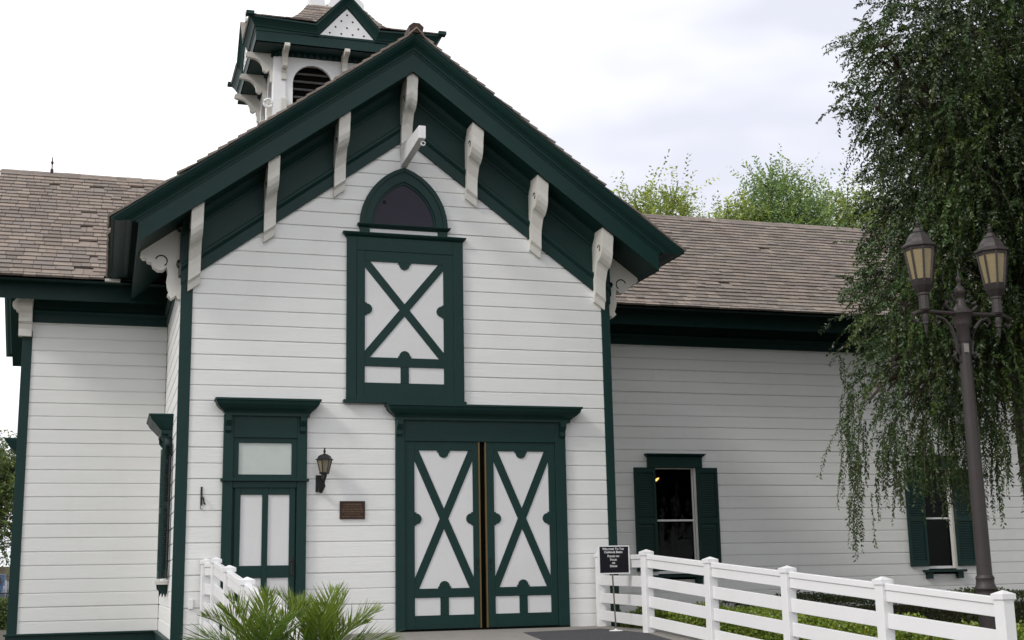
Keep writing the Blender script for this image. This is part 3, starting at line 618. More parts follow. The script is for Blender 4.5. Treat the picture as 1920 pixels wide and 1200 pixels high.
# side window with hood and shutters
wy0, wy1 = 1.15, 2.15
sdw = B(XL-0.04, XL-0.028, wy0+0.1, wy1-0.1, -4.2, -2.05).build('window', M['attic'], barn)
MB().multi([[(XL-0.02, wy0-0.10+e, z), (XL-0.03-q, wy0-0.10+e, z), (XL-0.03-q, wy1+0.10-e, z), (XL-0.02, wy1+0.10-e, z)] for z, q, e in
            ((-1.69, .36, 0), (-1.715, .36, 0), (-1.73, .34, .01), (-1.79, .31, .03), (-1.86, .24, .06), (-1.92, .19, .09), (-1.93, .17, .10), (-1.99, .17, .10))], cap=True).build('hood', M['green'], sdw)
B(XL-0.09, XL-0.028, wy0, wy1, -2.04, -1.992).build('head_casing', M['green'], sdw)
for yy in (wy0+0.05, wy1-0.13):
    MB().xz([(XL-0.03, -1.993), (XL-0.19, -1.993), (XL-0.19, -2.06), (XL-0.14, -2.12), (XL-0.11, -2.14), (XL-0.12, -2.19), (XL-0.08, -2.26), (XL-0.05, -2.32), (XL-0.03, -2.34)], yy, yy+0.08).build('corbel', M['green'], sdw)
for a, b2, xa, xb in ((wy0-0.42, wy0+0.02, 0.17, 0.075), (wy1-0.02, wy1+0.42, 0.075, 0.12)):
    def qd(u0, u1, z0, z1, t0, t1):
        P = lambda u: (XL-(xa+(xb-xa)*u), a+(b2-a)*u)
        p0, p1 = P(u0), P(u1)
        return [(p0[0]-t0, p0[1], z0), (p1[0]-t0, p1[1], z0), (p1[0]-t0, p1[1], z1), (p0[0]-t0, p0[1], z1)], [(p0[0]-t1, p0[1], z0), (p1[0]-t1, p1[1], z0), (p1[0]-t1, p1[1], z1), (p0[0]-t1, p0[1], z1)]
    fr_ = MB()
    for q in ((0, .14, -4.18, -2.1), (.86, 1, -4.18, -2.1), (.14, .86, -2.2, -2.1), (.14, .86, -4.18, -4.05), (.14, .86, -3.15, -3.05)): fr_.loft(*qd(*q, -0.018, 0.018))
    sh_ = fr_.build('shutter', M['green'], sdw)
    mb = MB(); z = -4.02
    while z < -2.22:
        if not -3.18 < z < -3.03: mb.loft(*qd(.14, .86, z, z+0.018, -0.012, 0.013))
        z += 0.035
    mb.build('shutter_louvres', M['green'], sdw, kind='stuff')
B(XL-0.22, XL-0.028, wy0-0.08, wy1+0.08, -4.27, -4.22).build('sill', M['trimwhite'], sdw)
for yy in (wy0, wy1-0.1):
    MB().xz([(XL-0.03, -4.271), (XL-0.16, -4.271), (XL-0.15, -4.34), (XL-0.12, -4.37), (XL-0.11, -4.46), (XL-0.08, -4.40), (XL-0.06, -4.46), (XL-0.03, -4.38)], yy, yy+0.08).build('corbel', M['green'], sdw)
# hood on the far end wall, seen in profile
ew_ = B(WXL-0.05, WXL-0.03, 6.4, 7.4, -4.2, -2.0).build('window', M['attic'], barn)
MB().multi([[(WXL-0.02, 6.2+e, z), (WXL-0.03-q, 6.2+e, z), (WXL-0.03-q, 7.6-e, z), (WXL-0.02, 7.6-e, z)] for z, q, e in ((-1.55, .36, 0), (-1.58, .36, 0), (-1.72, .24, .06), (-1.78, .17, .1), (-1.86, .1, .1))], cap=True).build('hood', M['green'], ew_)

# ------------------------------------------------------------ cupola
cup = empty('cupola', (0, 0, 0)); cup.parent = barn; cup.location = Vector((CX, RY, 3.8))-barn.location
hb = 1.40; SOF = 6.40; EZ = 6.86
def face4(fn):
    """run fn(mp, side) for the four faces; mp(a, o, z): a along the face, o outward from the axis"""
    for k in range(4):
        c, s = [(1, 0), (0, 1), (-1, 0), (0, -1)][k]
        # side 0 faces -y
        fn(lambda a, o, z, c=c, s=s: (CX+a*c+o*s, RY+a*s-o*c, z), k)
def arch_face(mp, k):
    mb = MB(); zb, zt = 3.7, SOF
    xs = [-hb, -1.03, -0.21, 0.21, 1.03, hb]
    for a, b2 in ((-hb, -1.03), (-0.21, 0.21), (1.03, hb)):
        mb.loft([mp(a, hb, zb), mp(b2, hb, zb), mp(b2, hb, zt), mp(a, hb, zt)], [mp(a, hb-0.08, zb), mp(b2, hb-0.08, zb), mp(b2, hb-0.08, zt), mp(a, hb-0.08, zt)])
    for c in (-0.62, 0.62):
        pts = [(c+0.41*math.cos(math.pi*i/12), 5.76+0.41*math.sin(math.pi*i/12)) for i in range(13)]
        for i in range(12):
            p, q = pts[i], pts[i+1]
            mb.loft([mp(p[0], hb, p[1]), mp(q[0], hb, q[1]), mp(q[0], hb, zt), mp(p[0], hb, zt)], [mp(p[0], hb-0.08, p[1]), mp(q[0], hb-0.08, q[1]), mp(q[0], hb-0.08, zt), mp(p[0], hb-0.08, zt)])
    mb.build('belfry_wall', M['vinyl'], cup)
    mb = MB()
    for c in (-0.62, 0.62):
        z = 4.3
        while z < 6.2:
            q = [mp(c-0.43, hb-0.10, z), mp(c-0.43, hb-0.115, z-0.012), mp(c-0.43, hb-0.235, z+0.11), mp(c-0.43, hb-0.22, z+0.122)]
            r2 = [mp(c+0.43, hb-0.10, z), mp(c+0.43, hb-0.115, z-0.012), mp(c+0.43, hb-0.235, z+0.11), mp(c+0.43, hb-0.22, z+0.122)]
            mb.loft(q, r2); z += 0.17
    mb.build('louvres', M['louvre'], cup)
    # corner pilasters, frieze
    for a in (-hb, hb-0.2):
        mb = MB(); A = [mp(a-0.02, hb+0.03, 3.7), mp(a+0.22, hb+0.03, 3.7), mp(a+0.22, hb+0.002, 3.7), mp(a-0.02, hb+0.002, 3.7)]
        mb.loft(A, [(p[0], p[1], SOF-0.12) for p in A]); mb.build('pilaster', M['vinyl'], cup)
    # dentils under the soffit
    mb = MB(); a = -hb+0.05
    while a < hb-0.05:
        A = [mp(a, hb+0.002, SOF-0.08), mp(a+0.07, hb+0.002, SOF-0.08), mp(a+0.07, hb+0.07, SOF-0.08), mp(a, hb+0.07, SOF-0.08)]
        mb.loft(A, [(p[0], p[1], SOF-0.002) for p in A]); a += 0.13
    mb.build('dentils', M['green'], cup, kind='stuff')
    A = [mp(-hb, hb+0.0015, SOF-0.09), mp(hb, hb+0.0015, SOF-0.09), mp(hb, hb+0.012, SOF-0.09), mp(-hb, hb+0.012, SOF-0.09)]
    MB().loft(A, [(p[0], p[1], SOF-0.002) for p in A]).build('frieze_board', M['green'], cup)
    # brackets
    pol = [(0, 0.0), (0.50, 0.0), (0.535, -0.03), (0.54, -0.08), (0.50, -0.11), (0.44, -0.115), (0.37, -0.125), (0.30, -0.155), (0.24, -0.21), (0.20, -0.29), (0.19, -0.37), (0.14, -0.41), (0.10, -0.40), (0.06, -0.36), (0.06, -0.44), (0.04, -0.47), (0.04, -0.60), (0, -0.62)]
    for a in (-1.22, 0.0, 1.22):
        MB().loft([mp(a-0.05, hb+0.031+o, SOF-0.003+z) for o, z in pol], [mp(a+0.05, hb+0.031+o, SOF-0.003+z) for o, z in pol]).build('bracket', M['trimwhite2'], cup)
        # small foot scroll near the roof
        p2 = [(0, 0), (0.06, 0), (0.10, -0.05), (0.10, -0.5), (0, -0.5)]
        MB().loft([mp(a-0.05, hb+0.031+o, 5.40+z) for o, z in p2], [mp(a+0.05, hb+0.031+o, 5.40+z) for o, z in p2]).build('foot_block', M['trimwhite2'], cup)
    # soffit, fascia, crown with gablet
    G = 1.99; s = 0.62   # crown half size; gablet half base
    prof = [(0.0, 0.0), (0.03, 0.0), (0.05, 0.03), (0.10, 0.07), (0.15, 0.10), (0.18, 0.11), (0.19, 0.13), (0.21, 0.13), (0.22, 0.15), (0.24, 0.15)]
    def w_(dd): return G-dd[1]
    mb = MB()
    # the crown follows the eave, rises over the gablet and comes down again
    path = [(-1, None), (-s, 'k'), (0, 'apex'), (s, 'k'), (1, None)]
    ga = 0.62+0.10
    rings = []
    for tpos in ('L', 'kl', 'ap', 'kr', 'R'):
        ring = []
        for d, i_ in prof:
            o = G-i_
            if tpos == 'L': a, z = -o, EZ-d+0.03
            elif tpos == 'R': a, z = o, EZ-d+0.03
            elif tpos == 'ap': a, z = 0, EZ+ga-d*1.3
            else:
                a = (s+0.04)-d*0.35; a = -a if tpos == 'kl' else a; z = EZ-d*0.98-0.02
            ring.append(mp(a, o, z))
        rings.append(ring)
    mb.multi(rings, closed=False); mb.build('crown_moulding', M['green'], cup)
    # flat fascia (level all along)
    f1 = [(G-0.15, EZ-0.24), (G-0.15, SOF), (G-0.17, SOF)]
    MB().multi([[mp(-o, o, z) for o, z in f1], [mp(o, o, z) for o, z in f1]], closed=False).build('fascia_board', M['green'], cup)
    t1 = [(G-0.148, EZ-0.18), (G-0.135, EZ-0.185), (G-0.135, EZ-0.225), (G-0.148, EZ-0.24)]
    MB().multi([[mp(-o, o, z) for o, z in t1], [mp(o, o, z) for o, z in t1]], closed=False).build('bed_moulding', M['green'], cup)
    # white gablet panel with ten diamond piercings
    zb2 = EZ-0.185; zt2 = EZ+ga-0.24*1.3+0.02; hw = s-0.02
    MB().loft([mp(-hw, G-0.135, zb2), mp(hw, G-0.135, zb2), mp(0, G-0.135, zt2)], [mp(-hw, G-0.16, zb2), mp(hw, G-0.16, zb2), mp(0, G-0.16, zt2)]).build('gablet_panel', M['vinyl'], cup)
    hh = zt2-zb2; e = 0.024
    for r_ in range(4):
        zc = zt2-0.13-(hh-0.19)*r_/3.0
        for q in range(r_+1):
            if (r_ == 3 and False): continue
            xc_ = (q-r_/2)*0.235
            pz = zc+(0.0)
            if r_ == 2 and q == 1: pass
            MB().loft([mp(xc_-e, G-0.1345, pz), mp(xc_, G-0.1345, pz-e), mp(xc_+e, G-0.1345, pz), mp(xc_, G-0.1345, pz+e)], [mp(xc_-e, G-0.131, pz), mp(xc_, G-0.131, pz-e), mp(xc_+e, G-0.131, pz), mp(xc_, G-0.131, pz+e)]).build('diamond_piercing', M['dark'], cup)
    # roof: flared slope + gablet roof
    rp = [(1.99, EZ+0.03), (1.55, EZ+0.10), (1.15, EZ+0.33), (0.85, EZ+0.66), (0.60, EZ+1.02)]
    mb = MB().multi([[mp(-o, o, z), mp(o, o, z)] for o, z in rp[1:]], closed=False)
    for sg in (-1, 1): mb.multi([[mp(sg*rp[0][0], rp[0][0], rp[0][1]), mp(sg*0.66, rp[0][0], rp[0][1])], [mp(sg*rp[1][0], rp[1][0], rp[1][1]), mp(sg*0.55, rp[1][0], rp[1][1])]], closed=False)
    mb.build('roof_slope', M['shingle'], cup)
    for sg in (-1, 1):
        A = [mp(0, G, EZ+ga+0.01), mp(0, 0.9, EZ+ga+0.01)]; Bq = [mp(sg*(s+0.05), G, EZ+0.01), mp(sg*(s+0.05), 1.2, EZ+0.01)]
        MB().multi([A, Bq], closed=False).build('gablet_roof', M['shingle'], cup)
    # shingles on slope
    r = random.Random(40+k)
    mb = MB()
    for i in range(len(rp)-1):
        o0, z0 = rp[i]; o1, z1 = rp[i+1]; Ls = math.hypot(o0-o1, z1-z0); nrow = max(1, round(Ls/0.12))
        for j in range(nrow):
            f = j/nrow; f2 = min((j+1.5)/nrow, 1.3); oo, zz = o0+(o1-o0)*f, z0+(z1-z0)*f; o2, z2 = o0+(o1-o0)*f2, z0+(z1-z0)*f2
            a = -oo
            while a < oo:
                wd = min(r.uniform(0.09, 0.2), oo-a); jj = r.uniform(-0.006, 0.006)
                if wd > 0.03 and not (oo > 1.5 and a+wd > -0.66 and a < 0.66):
                    b2 = a+wd-0.006; t0 = 0.02
                    mb.add([mp(a, oo+0.0, zz+jj+0.005), mp(b2, oo, zz+jj+0.005), mp(b2, oo+0.01, zz+jj+t0+0.006), mp(a, oo+0.01, zz+jj+t0+0.006), mp(b2*o2/oo, o2, z2+jj+0.008), mp(a*o2/oo, o2, z2+jj+0.008)],
                           [(0, 1, 2, 3), (3, 2, 4, 5), (1, 4, 2), (0, 3, 5)], random.choice(TINTS))
                a += wd
    mb.build('shingle_courses', M['shingle'], cup, kind='stuff', recalc=False)
    # crest at the top deck, white scrolls
    mb = MB()
    for c in (-0.42, 0.0, 0.42):
        pts = [(c+0.17*math.cos(a_), EZ+1.08+0.17*math.sin(a_)*1.3) for a_ in [math.pi*i/8 for i in range(9)]]
        pol = [(c-0.21, EZ+1.00)]+[(c+0.21, EZ+1.00)]+pts
        mb.loft([mp(a_, 0.60, z) for a_, z in pol], [mp(a_, 0.56, z) for a_, z in pol])
    mb.build('roof_cresting', M['vinyl'], cup)
    # acroterion on gablet apex
    pol = [(-0.13, 0), (0.13, 0), (0.15, 0.06), (0.09, 0.10), (0.11, 0.17), (0.05, 0.19), (0.04, 0.27), (-0.04, 0.27), (-0.05, 0.19), (-0.11, 0.17), (-0.09, 0.10), (-0.15, 0.06)]
    MB().loft([mp(q, G-0.10, EZ+ga+z) for q, z in [(a_*0.8, z_*0.9) for a_, z_ in pol]], [mp(q, G-0.14, EZ+ga+z) for q, z in [(a_*0.8, z_*0.9) for a_, z_ in pol]]).build('roof_ornament', M['vinyl'], cup)
    MB().xz([(0, 0), (0, 0), (0, 0)], 0, 0)
M['louvre'] = material('weathered_louvre', (0.10, 0.095, 0.09), 0.8, var=0.3, vscale=8)
M['trimwhite2'] = material('aged_trim_white', (0.55, 0.54, 0.49), 0.6, 0.2, 30, 0.06, 5)
face4(arch_face)
B(CX-1.84, CX+1.84, RY-1.84, RY+1.84, SOF, SOF+0.02).build('soffit', M['green'], cup)
B(CX-1.25, CX+1.25, RY-1.25, RY+1.25, 3.7, SOF-0.01).build('belfry_core', M['dark'], cup)
B(CX-0.62, CX+0.62, RY-0.62, RY+0.62, EZ+0.98, EZ+1.03).build('roof_deck', M['trimwhite2'], cup)
MB().lathe([(0.12, 0), (0.10, 0.2), (0.16, 0.3), (0.06, 0.45), (0.09, 0.6), (0.02, 1.0)], (CX, RY, EZ+1.03), 10).build('finial', M['vinyl'], cup)
for sx in (-1, 1):
    for sy in (-1, 1):
        MB().xy([(CX+sx*1.90, RY+sy*1.90), (CX+sx*2.06, RY+sy*1.90), (CX+sx*2.06, RY+sy*2.06), (CX+sx*1.90, RY+sy*2.06)], EZ+0.02, EZ+0.09).build('corner_tip', M['green'], cup)
        MB().ring((CX+sx*(hb+0.12), RY+sy*(hb+0.0), 5.27), 0.085, 0.03, 'y', 14, 6).build('scroll_ring', M['vinyl'], cup)

# ------------------------------------------------------------ wall fittings
lamp = empty('wall_lantern', (1.95, -0.03, -2.8), 'black coach lantern with smoky panes on the wall right of the narrow door', 'wall lamp')
B(1.885, 1.975, -0.05, -0.026, -2.96, -2.71).build('back_plate', M['iron'], lamp, bevel=0.004)
MB().tube([(1.93, -0.05, -2.92), (1.95, -0.12, -2.95), (1.97, -0.19, -2.88), (1.97, -0.22, -2.78), (1.985, -0.22, -2.70)], [0.03, 0.035, 0.04, 0.04, 0.045], 8).build('arm', M['iron'], lamp, smooth=True)
lc = (1.985, -0.22, -2.70)
MB().lathe([(0.05, -0.01), (0.075, 0.0), (0.075, 0.02), (0.055, 0.022)], lc, 6).build('lamp_base', M['iron'], lamp)
MB().lathe([(0.062, 0.021), (0.105, 0.20)], lc, 6).build('pane', M['smoke'], lamp)
mb = MB()
for i in range(6):
    a = 2*math.pi*i/6; mb.tube([(lc[0]+0.066*math.cos(a), lc[1]+0.066*math.sin(a), lc[2]+0.02), (lc[0]+0.110*math.cos(a), lc[1]+0.110*math.sin(a), lc[2]+0.20)], 0.007, 4)
mb.build('frame', M['iron'], lamp)
MB().lathe([(0.135, 0.20), (0.135, 0.21), (0.11, 0.225), (0.09, 0.26), (0.05, 0.285), (0.02, 0.29), (0.012, 0.31), (0.022, 0.335), (0.008, 0.355), (0.014, 0.365), (0.003, 0.385)], lc, 6).build('lamp_cap', M['iron'], lamp)

def text(s, size, loc, mat, parent, name='lettering', small=False, rotz=0.0, align='CENTER', ext=0.001, bold=0.0):
    cu = bpy.data.curves.new(name, 'FONT'); cu.body = s; cu.size = size; cu.align_x = align; cu.align_y = 'CENTER'; cu.extrude = ext; cu.offset = bold; cu.resolution_u = 2
    if small:
        for i, ch in enumerate(s):
            if ch.islower(): cu.body_format[i].use_small_caps = True
        cu.small_caps_scale = 0.78
    to = bpy.data.objects.new('tmp', cu); C.objects.link(to); bpy.context.view_layer.update()
    me = bpy.data.meshes.new_from_object(to.evaluated_get(bpy.context.evaluated_depsgraph_get())); bpy.data.objects.remove(to)
    mw = Matrix.Translation(loc) @ Matrix.Rotation(rotz, 4, 'Z') @ Matrix.Rotation(math.pi/2, 4, 'X')
    me.transform(mw); me.materials.clear(); me.materials.append(mat)
    o = bpy.data.objects.new(name, me); C.objects.link(o); o.parent = parent; o.location = -origin(parent); return o
pq = empty('wall_plaque', (2.44, -0.03, -3.23), 'small bronze memorial plaque screwed to the white siding beside the lantern', 'plaque')
B(2.25, 2.63, -0.045, -0.026, -3.36, -3.095).build('plate', M['bronze'], pq, bevel=0.004)
for q in ((2.25, 2.63, -3.108, -3.095), (2.25, 2.63, -3.36, -3.347), (2.25, 2.262, -3.347, -3.108), (2.618, 2.63, -3.347, -3.108)):
    B(q[0], q[1], -0.051, -0.0452, q[2], q[3]).build('rim', M['bronze'], pq)
for i, (s, z) in enumerate((('CARRIAGE BARN', 0.036), ('HAS BEEN PLACED ON THE', 0.022), ('NATIONAL REGISTER', 0.033), ('OF HISTORIC PLACES', 0.033), ('BY THE UNITED STATES', 0.022), ('DEPARTMENT OF THE INTERIOR', 0.022))):
    text(s, z, (2.44, -0.0462, -3.145-i*0.036), M['letters'], pq)
hk = empty('wall_hook', (0.235, -0.03, -3.05), 'black iron latch hook fixed to the siding left of the narrow door', 'hook')
B(0.215, 0.242, -0.04, -0.026, -3.15, -2.885).build('hook_plate', M['iron'], hk)
MB().tube([(0.23, -0.04, -3.02), (0.255, -0.07, -3.05), (0.265, -0.075, -3.12), (0.285, -0.06, -3.14)], 0.012, 6).build('hook_arm', M['iron'], hk)
MB().tube([(0.225, -0.04, -3.14), (0.215, -0.05, -3.20), (0.25, -0.05, -3.21)], 0.006, 5).build('chain', M['bronze'], hk)
ob = empty('outlet_cover', (0.12, -0.03, -4.55), 'tiny white outlet cover on the siding behind the left ramp railing', 'outlet')
B(0.085, 0.155, -0.05, -0.026, -4.62, -4.48).build('cover', M['vinyl'], ob, bevel=0.004)

# ------------------------------------------------------------ vinyl railings
def railing(name, label, pts, dirs_first=None, h=1.12, rails=4):
    e = empty(name, (pts[0][0], pts[0][1], pts[0][2]), label, 'railing', 'white rail fences along the entrance ramp')
    for i, (x, y, z) in enumerate(pts):
        if i < len(pts)-1: dx, dy = pts[i+1][0]-x, pts[i+1][1]-y
        else: dx, dy = x-pts[i-1][0], y-pts[i-1][1]
        L = math.hypot(dx, dy); ux, uy = dx/L, dy/L; px, py = -uy, ux; r = 0.063
        def q(k, a, b, zz): return (x+ux*a*k+px*b*k, y+uy*a*k+py*b*k, zz)
        sq = [(-1, -1), (1, -1), (1, 1), (-1, 1)]; top = z+h-0.05
        p = MB().loft([q(r, a, b, z-0.03) for a, b in sq], [q(r, a, b, top) for a, b in sq]).build('post', M['vinyl'], e, bevel=0.006)
        k = r+0.013
        MB().multi([[q(k, a, b, top-0.03) for a, b in sq], [q(k, a, b, top+0.018) for a, b in sq], [q(0.005, a, b, top+0.05) for a, b in sq]], cap=True).build('post_cap', M['vinyl'], p)
    for i in range(len(pts)-1):
        A, Bp = Vector(pts[i]), Vector(pts[i+1]); d = (Bp-A); dn = Vector((d.x, d.y, 0)).normalized(); n_ = Vector((-dn.y, dn.x, 0))*0.019; s = d.normalized()
        A2 = A+d*(0.062/d.length); B2 = Bp-d*(0.062/d.length)
        for j in range(rails):
            z1 = h-0.17-j*0.265; hh = 0.075
            def rr(P): return [P+n_+Vector((0, 0, z1-hh)), P-n_+Vector((0, 0, z1-hh)), P-n_+Vector((0, 0, z1+hh)), P+n_+Vector((0, 0, z1+hh))]
            MB().loft(rr(A2), rr(B2)).build('rail', M['vinyl'], e, bevel=0.004)
            if j == 0:
                n2 = n_*1.8
                def r3(P): return [P+n2+Vector((0, 0, z1+hh-0.035)), P-n2+Vector((0, 0, z1+hh-0.035)), P-n2+Vector((0, 0, z1+hh+0.03)), P+n2+Vector((0, 0, z1+hh+0.03))]
                MB().loft(r3(A2), r3(B2)).build('rail_cap', M['vinyl'], e, bevel=0.005)
    return e
zt0 = 1.12
rp_ = [(6.33, -0.17, -5.018)]+[(6.02+0.148*k, -2.74-1.668*k, -3.917-0.133*k-zt0) for k in range(5)]
railing('ramp_railing', 'white vinyl railing before the right wing, behind the black sign', rp_)
lp_ = [(0.31, -0.12, -5.03), (0.373, -1.06, -5.03)]+[(0.373-0.034*k, -1.06-2.343*k, -3.900-0.149*k-zt0) for k in range(1, 5)]
railing('ramp_railing', 'short white vinyl railing running behind the palms to the narrow door', lp_)

# ------------------------------------------------------------ sign on a stand
sx, sy = 5.76, -2.05; T0 = 0.06
sg = empty('sign_stand', (sx-0.0, sy, GZ), 'black message board on a thin pole, in front of the right railing', 'sign')
B(sx-0.165, sx+0.275, sy-0.012, sy+0.012, -4.225, -3.86).build('sign_board', M['board'], sg)
for q in ((sx-0.18, sx+0.29, -3.86, -3.845), (sx-0.18, sx+0.29, -4.24, -4.225), (sx-0.18, sx-0.165, -4.225, -3.86), (sx+0.275, sx+0.29, -4.225, -3.86)):
    B(q[0], q[1], sy-0.02, sy+0.016, q[2], q[3]).build('sign_frame', M['chrome2'] if 'chrome2' in M else M['vinyl'], sg)
for i, (s, z) in enumerate((('Welcome To The', -3.893), ('Carriage Barn', -3.937), ('Please no', -3.993), ('Food', -4.043), ('or', -4.087), ('Drink', -4.132))):
    text(s, 0.044, (sx+0.045, sy-0.0135, z), M['signtext'], sg, small=True, bold=0.0008)
MB().tube([(sx+0.03, sy+0.025, -4.0), (sx+0.045, sy+0.02, -4.5), (sx+0.06, sy+0.015, -5.0)], [0.013, 0.012, 0.012], 8).build('pole', M['chrome'], sg)
MB().lathe([(0.016, 0.03), (0.02, 0.015), (0.09, 0.008), (0.10, 0.0)], (sx+0.06, sy+0.015, GZ+0.006), 20).build('base', M['vinyl'], sg)

# ------------------------------------------------------------ street lamp
LX, LY, LZ = 7.2, -8.4, -5.65; CZ = -1.69
st = empty('street_lamp', (LX, LY, LZ), 'brown cast iron street lamp with two amber lanterns in front of the drooping tree', 'street lamp')
MB().lathe([(0.19, 0), (0.19, 0.12), (0.16, 0.16), (0.13, 0.30), (0.105, 0.34), (0.092, 0.36), (0.092, 0.95), (0.097, 0.99), (0.097, 1.02), (0.106, 1.04), (0.106, 1.06), (0.095, 1.085), (0.088, 1.16), (0.09, 1.18), (0.103, 1.195), (0.103, 1.215), (0.09, 1.235), (0.086, 1.28), (0.092, 1.30), (0.076, 1.33)], (LX, LY, LZ), 20).build('base', M['lamp'], st, smooth=True)
MB().lathe([(0.074, 0), (0.070, 0.9), (0.062, 2.0), (0.056, CZ-0.28-LZ-1.32)], (LX, LY, LZ+1.32), 20).build('pole', M['lamp'], st, smooth=True)
hd = MB().lathe([(0.062, -0.30), (0.068, -0.28), (0.066, -0.15), (0.085, -0.12), (0.085, -0.10), (0.10, -0.02), (0.115, 0.0), (0.115, 0.018), (0.085, 0.04), (0.055, 0.09), (0.047, 0.15), (0.03, 0.165), (0.035, 0.19), (0.052, 0.21), (0.058, 0.24), (0.05, 0.27), (0.025, 0.29), (0.016, 0.31), (0.02, 0.33), (0.03, 0.36), (0.026, 0.38), (0.012, 0.395), (0.01, 0.42), (0.003, 0.45)], (LX, LY, CZ), 16).build('pole_head', M['lamp'], st, smooth=True)
B(LX-0.055, LX+0.0, LY-0.068, LY-0.062, CZ-0.41, CZ-0.32).build('sticker', M['concrete'], hd)
def scroll(c, R2, a0, turns, sgn, r=0.013, n=22):
    pts = []
    for i in range(n):
        f = i/(n-1); a = a0+sgn*turns*2*math.pi*f; rr2 = R2*(1-0.75*f); pts.append((c[0]+rr2*math.cos(a), c[1], c[2]+rr2*math.sin(a)))
    return pts
for s_ in (-1, 1):
    ar = MB().tube([(LX+s_*0.09, LY, CZ), (LX+s_*0.25, LY, CZ+0.005), (LX+s_*0.40, LY, CZ+0.01), (LX+s_*0.52, LY, CZ+0.0), (LX+s_*0.585, LY, CZ-0.03), (LX+s_*0.59, LY, CZ-0.09), (LX+s_*0.545, LY, CZ-0.11), (LX+s_*0.52, LY, CZ-0.08)], [0.026, 0.021, 0.020, 0.022, 0.022, 0.019, 0.016, 0.012], 8).build('crossarm', M['lamp'], st, smooth=True)
    mb = MB()
    mb.tube([(LX+s_*0.075, LY, CZ-0.42), (LX+s_*0.10, LY, CZ-0.28), (LX+s_*0.14, LY, CZ-0.15), (LX+s_*0.22, LY, CZ-0.06), (LX+s_*0.30, LY, CZ-0.035), (LX+s_*0.34, LY, CZ-0.08), (LX+s_*0.30, LY, CZ-0.12), (LX+s_*0.265, LY, CZ-0.09)], [0.02, 0.018, 0.018, 0.017, 0.016, 0.015, 0.014, 0.012], 7)
    mb.tube([(LX+s_*0.06, LY, CZ-0.50), (LX+s_*0.10, LY, CZ-0.49), (LX+s_*0.135, LY, CZ-0.44), (LX+s_*0.12, LY, CZ-0.40), (LX+s_*0.085, LY, CZ-0.41)], [0.012, 0.014, 0.024, 0.024, 0.012], 7)
    mb.tube([(LX+s_*0.09, LY, CZ+0.03), (LX+s_*0.14, LY, CZ+0.045), (LX+s_*0.19, LY, CZ+0.09), (LX+s_*0.17, LY, CZ+0.125), (LX+s_*0.13, LY, CZ+0.11)], [0.014, 0.014, 0.022, 0.024, 0.012], 7)
    mb.tube([(LX+s_*0.05, LY, CZ+0.12), (LX+s_*0.09, LY, CZ+0.15), (LX+s_*0.12, LY, CZ+0.19), (LX+s_*0.09, LY, CZ+0.20)], [0.012, 0.014, 0.024, 0.016], 7)
    mb.build('scrollwork', M['lamp'], st, smooth=True)
    c = (LX+s_*0.44, LY, CZ)
    MB().lathe([(0.003, -0.24), (0.014, -0.20), (0.022, -0.13), (0.034, -0.12), (0.03, -0.09), (0.038, -0.07), (0.03, -0.02)], c, 12).build('pendant_finial', M['lamp'], st, smooth=True)
    ln = MB().lathe([(0.045, 0.01), (0.055, 0.03), (0.052, 0.17), (0.06, 0.18), (0.06, 0.20), (0.072, 0.215), (0.105, 0.27), (0.115, 0.30), (0.118, 0.31), (0.095, 0.311)], c, 8, 0.39).build('lantern', M['lamp'], st)
    MB().lathe([(0.096, 0.312), (0.152, 0.665)], c, 8, 0.39).build('pane', M['amber'], ln)
    mb = MB()
    for i in range(8):
        a = 2*math.pi*i/8+0.39; mb.tube([(c[0]+0.103*math.cos(a), c[1]+0.103*math.sin(a), c[2]+0.31), (c[0]+0.158*math.cos(a), c[1]+0.158*math.sin(a), c[2]+0.665)], 0.013, 4)
    mb.lathe([(0.11, 0.31), (0.118, 0.335), (0.10, 0.336)], c, 8, 0.39); mb.lathe([(0.16, 0.64), (0.165, 0.668), (0.14, 0.669)], c, 8, 0.39)
    mb.build('frame', M['lamp'], ln)
    MB().lathe([(0.178, 0.666), (0.184, 0.675), (0.184, 0.692), (0.16, 0.705), (0.14, 0.72), (0.125, 0.76), (0.10, 0.80), (0.075, 0.825), (0.078, 0.835), (0.055, 0.845), (0.045, 0.87), (0.025, 0.89), (0.03, 0.90), (0.014, 0.91), (0.022, 0.935), (0.02, 0.945), (0.008, 0.955), (0.012, 0.97), (0.003, 0.99)], c, 8, 0.39).build('lantern_cap', M['lamp'], ln)

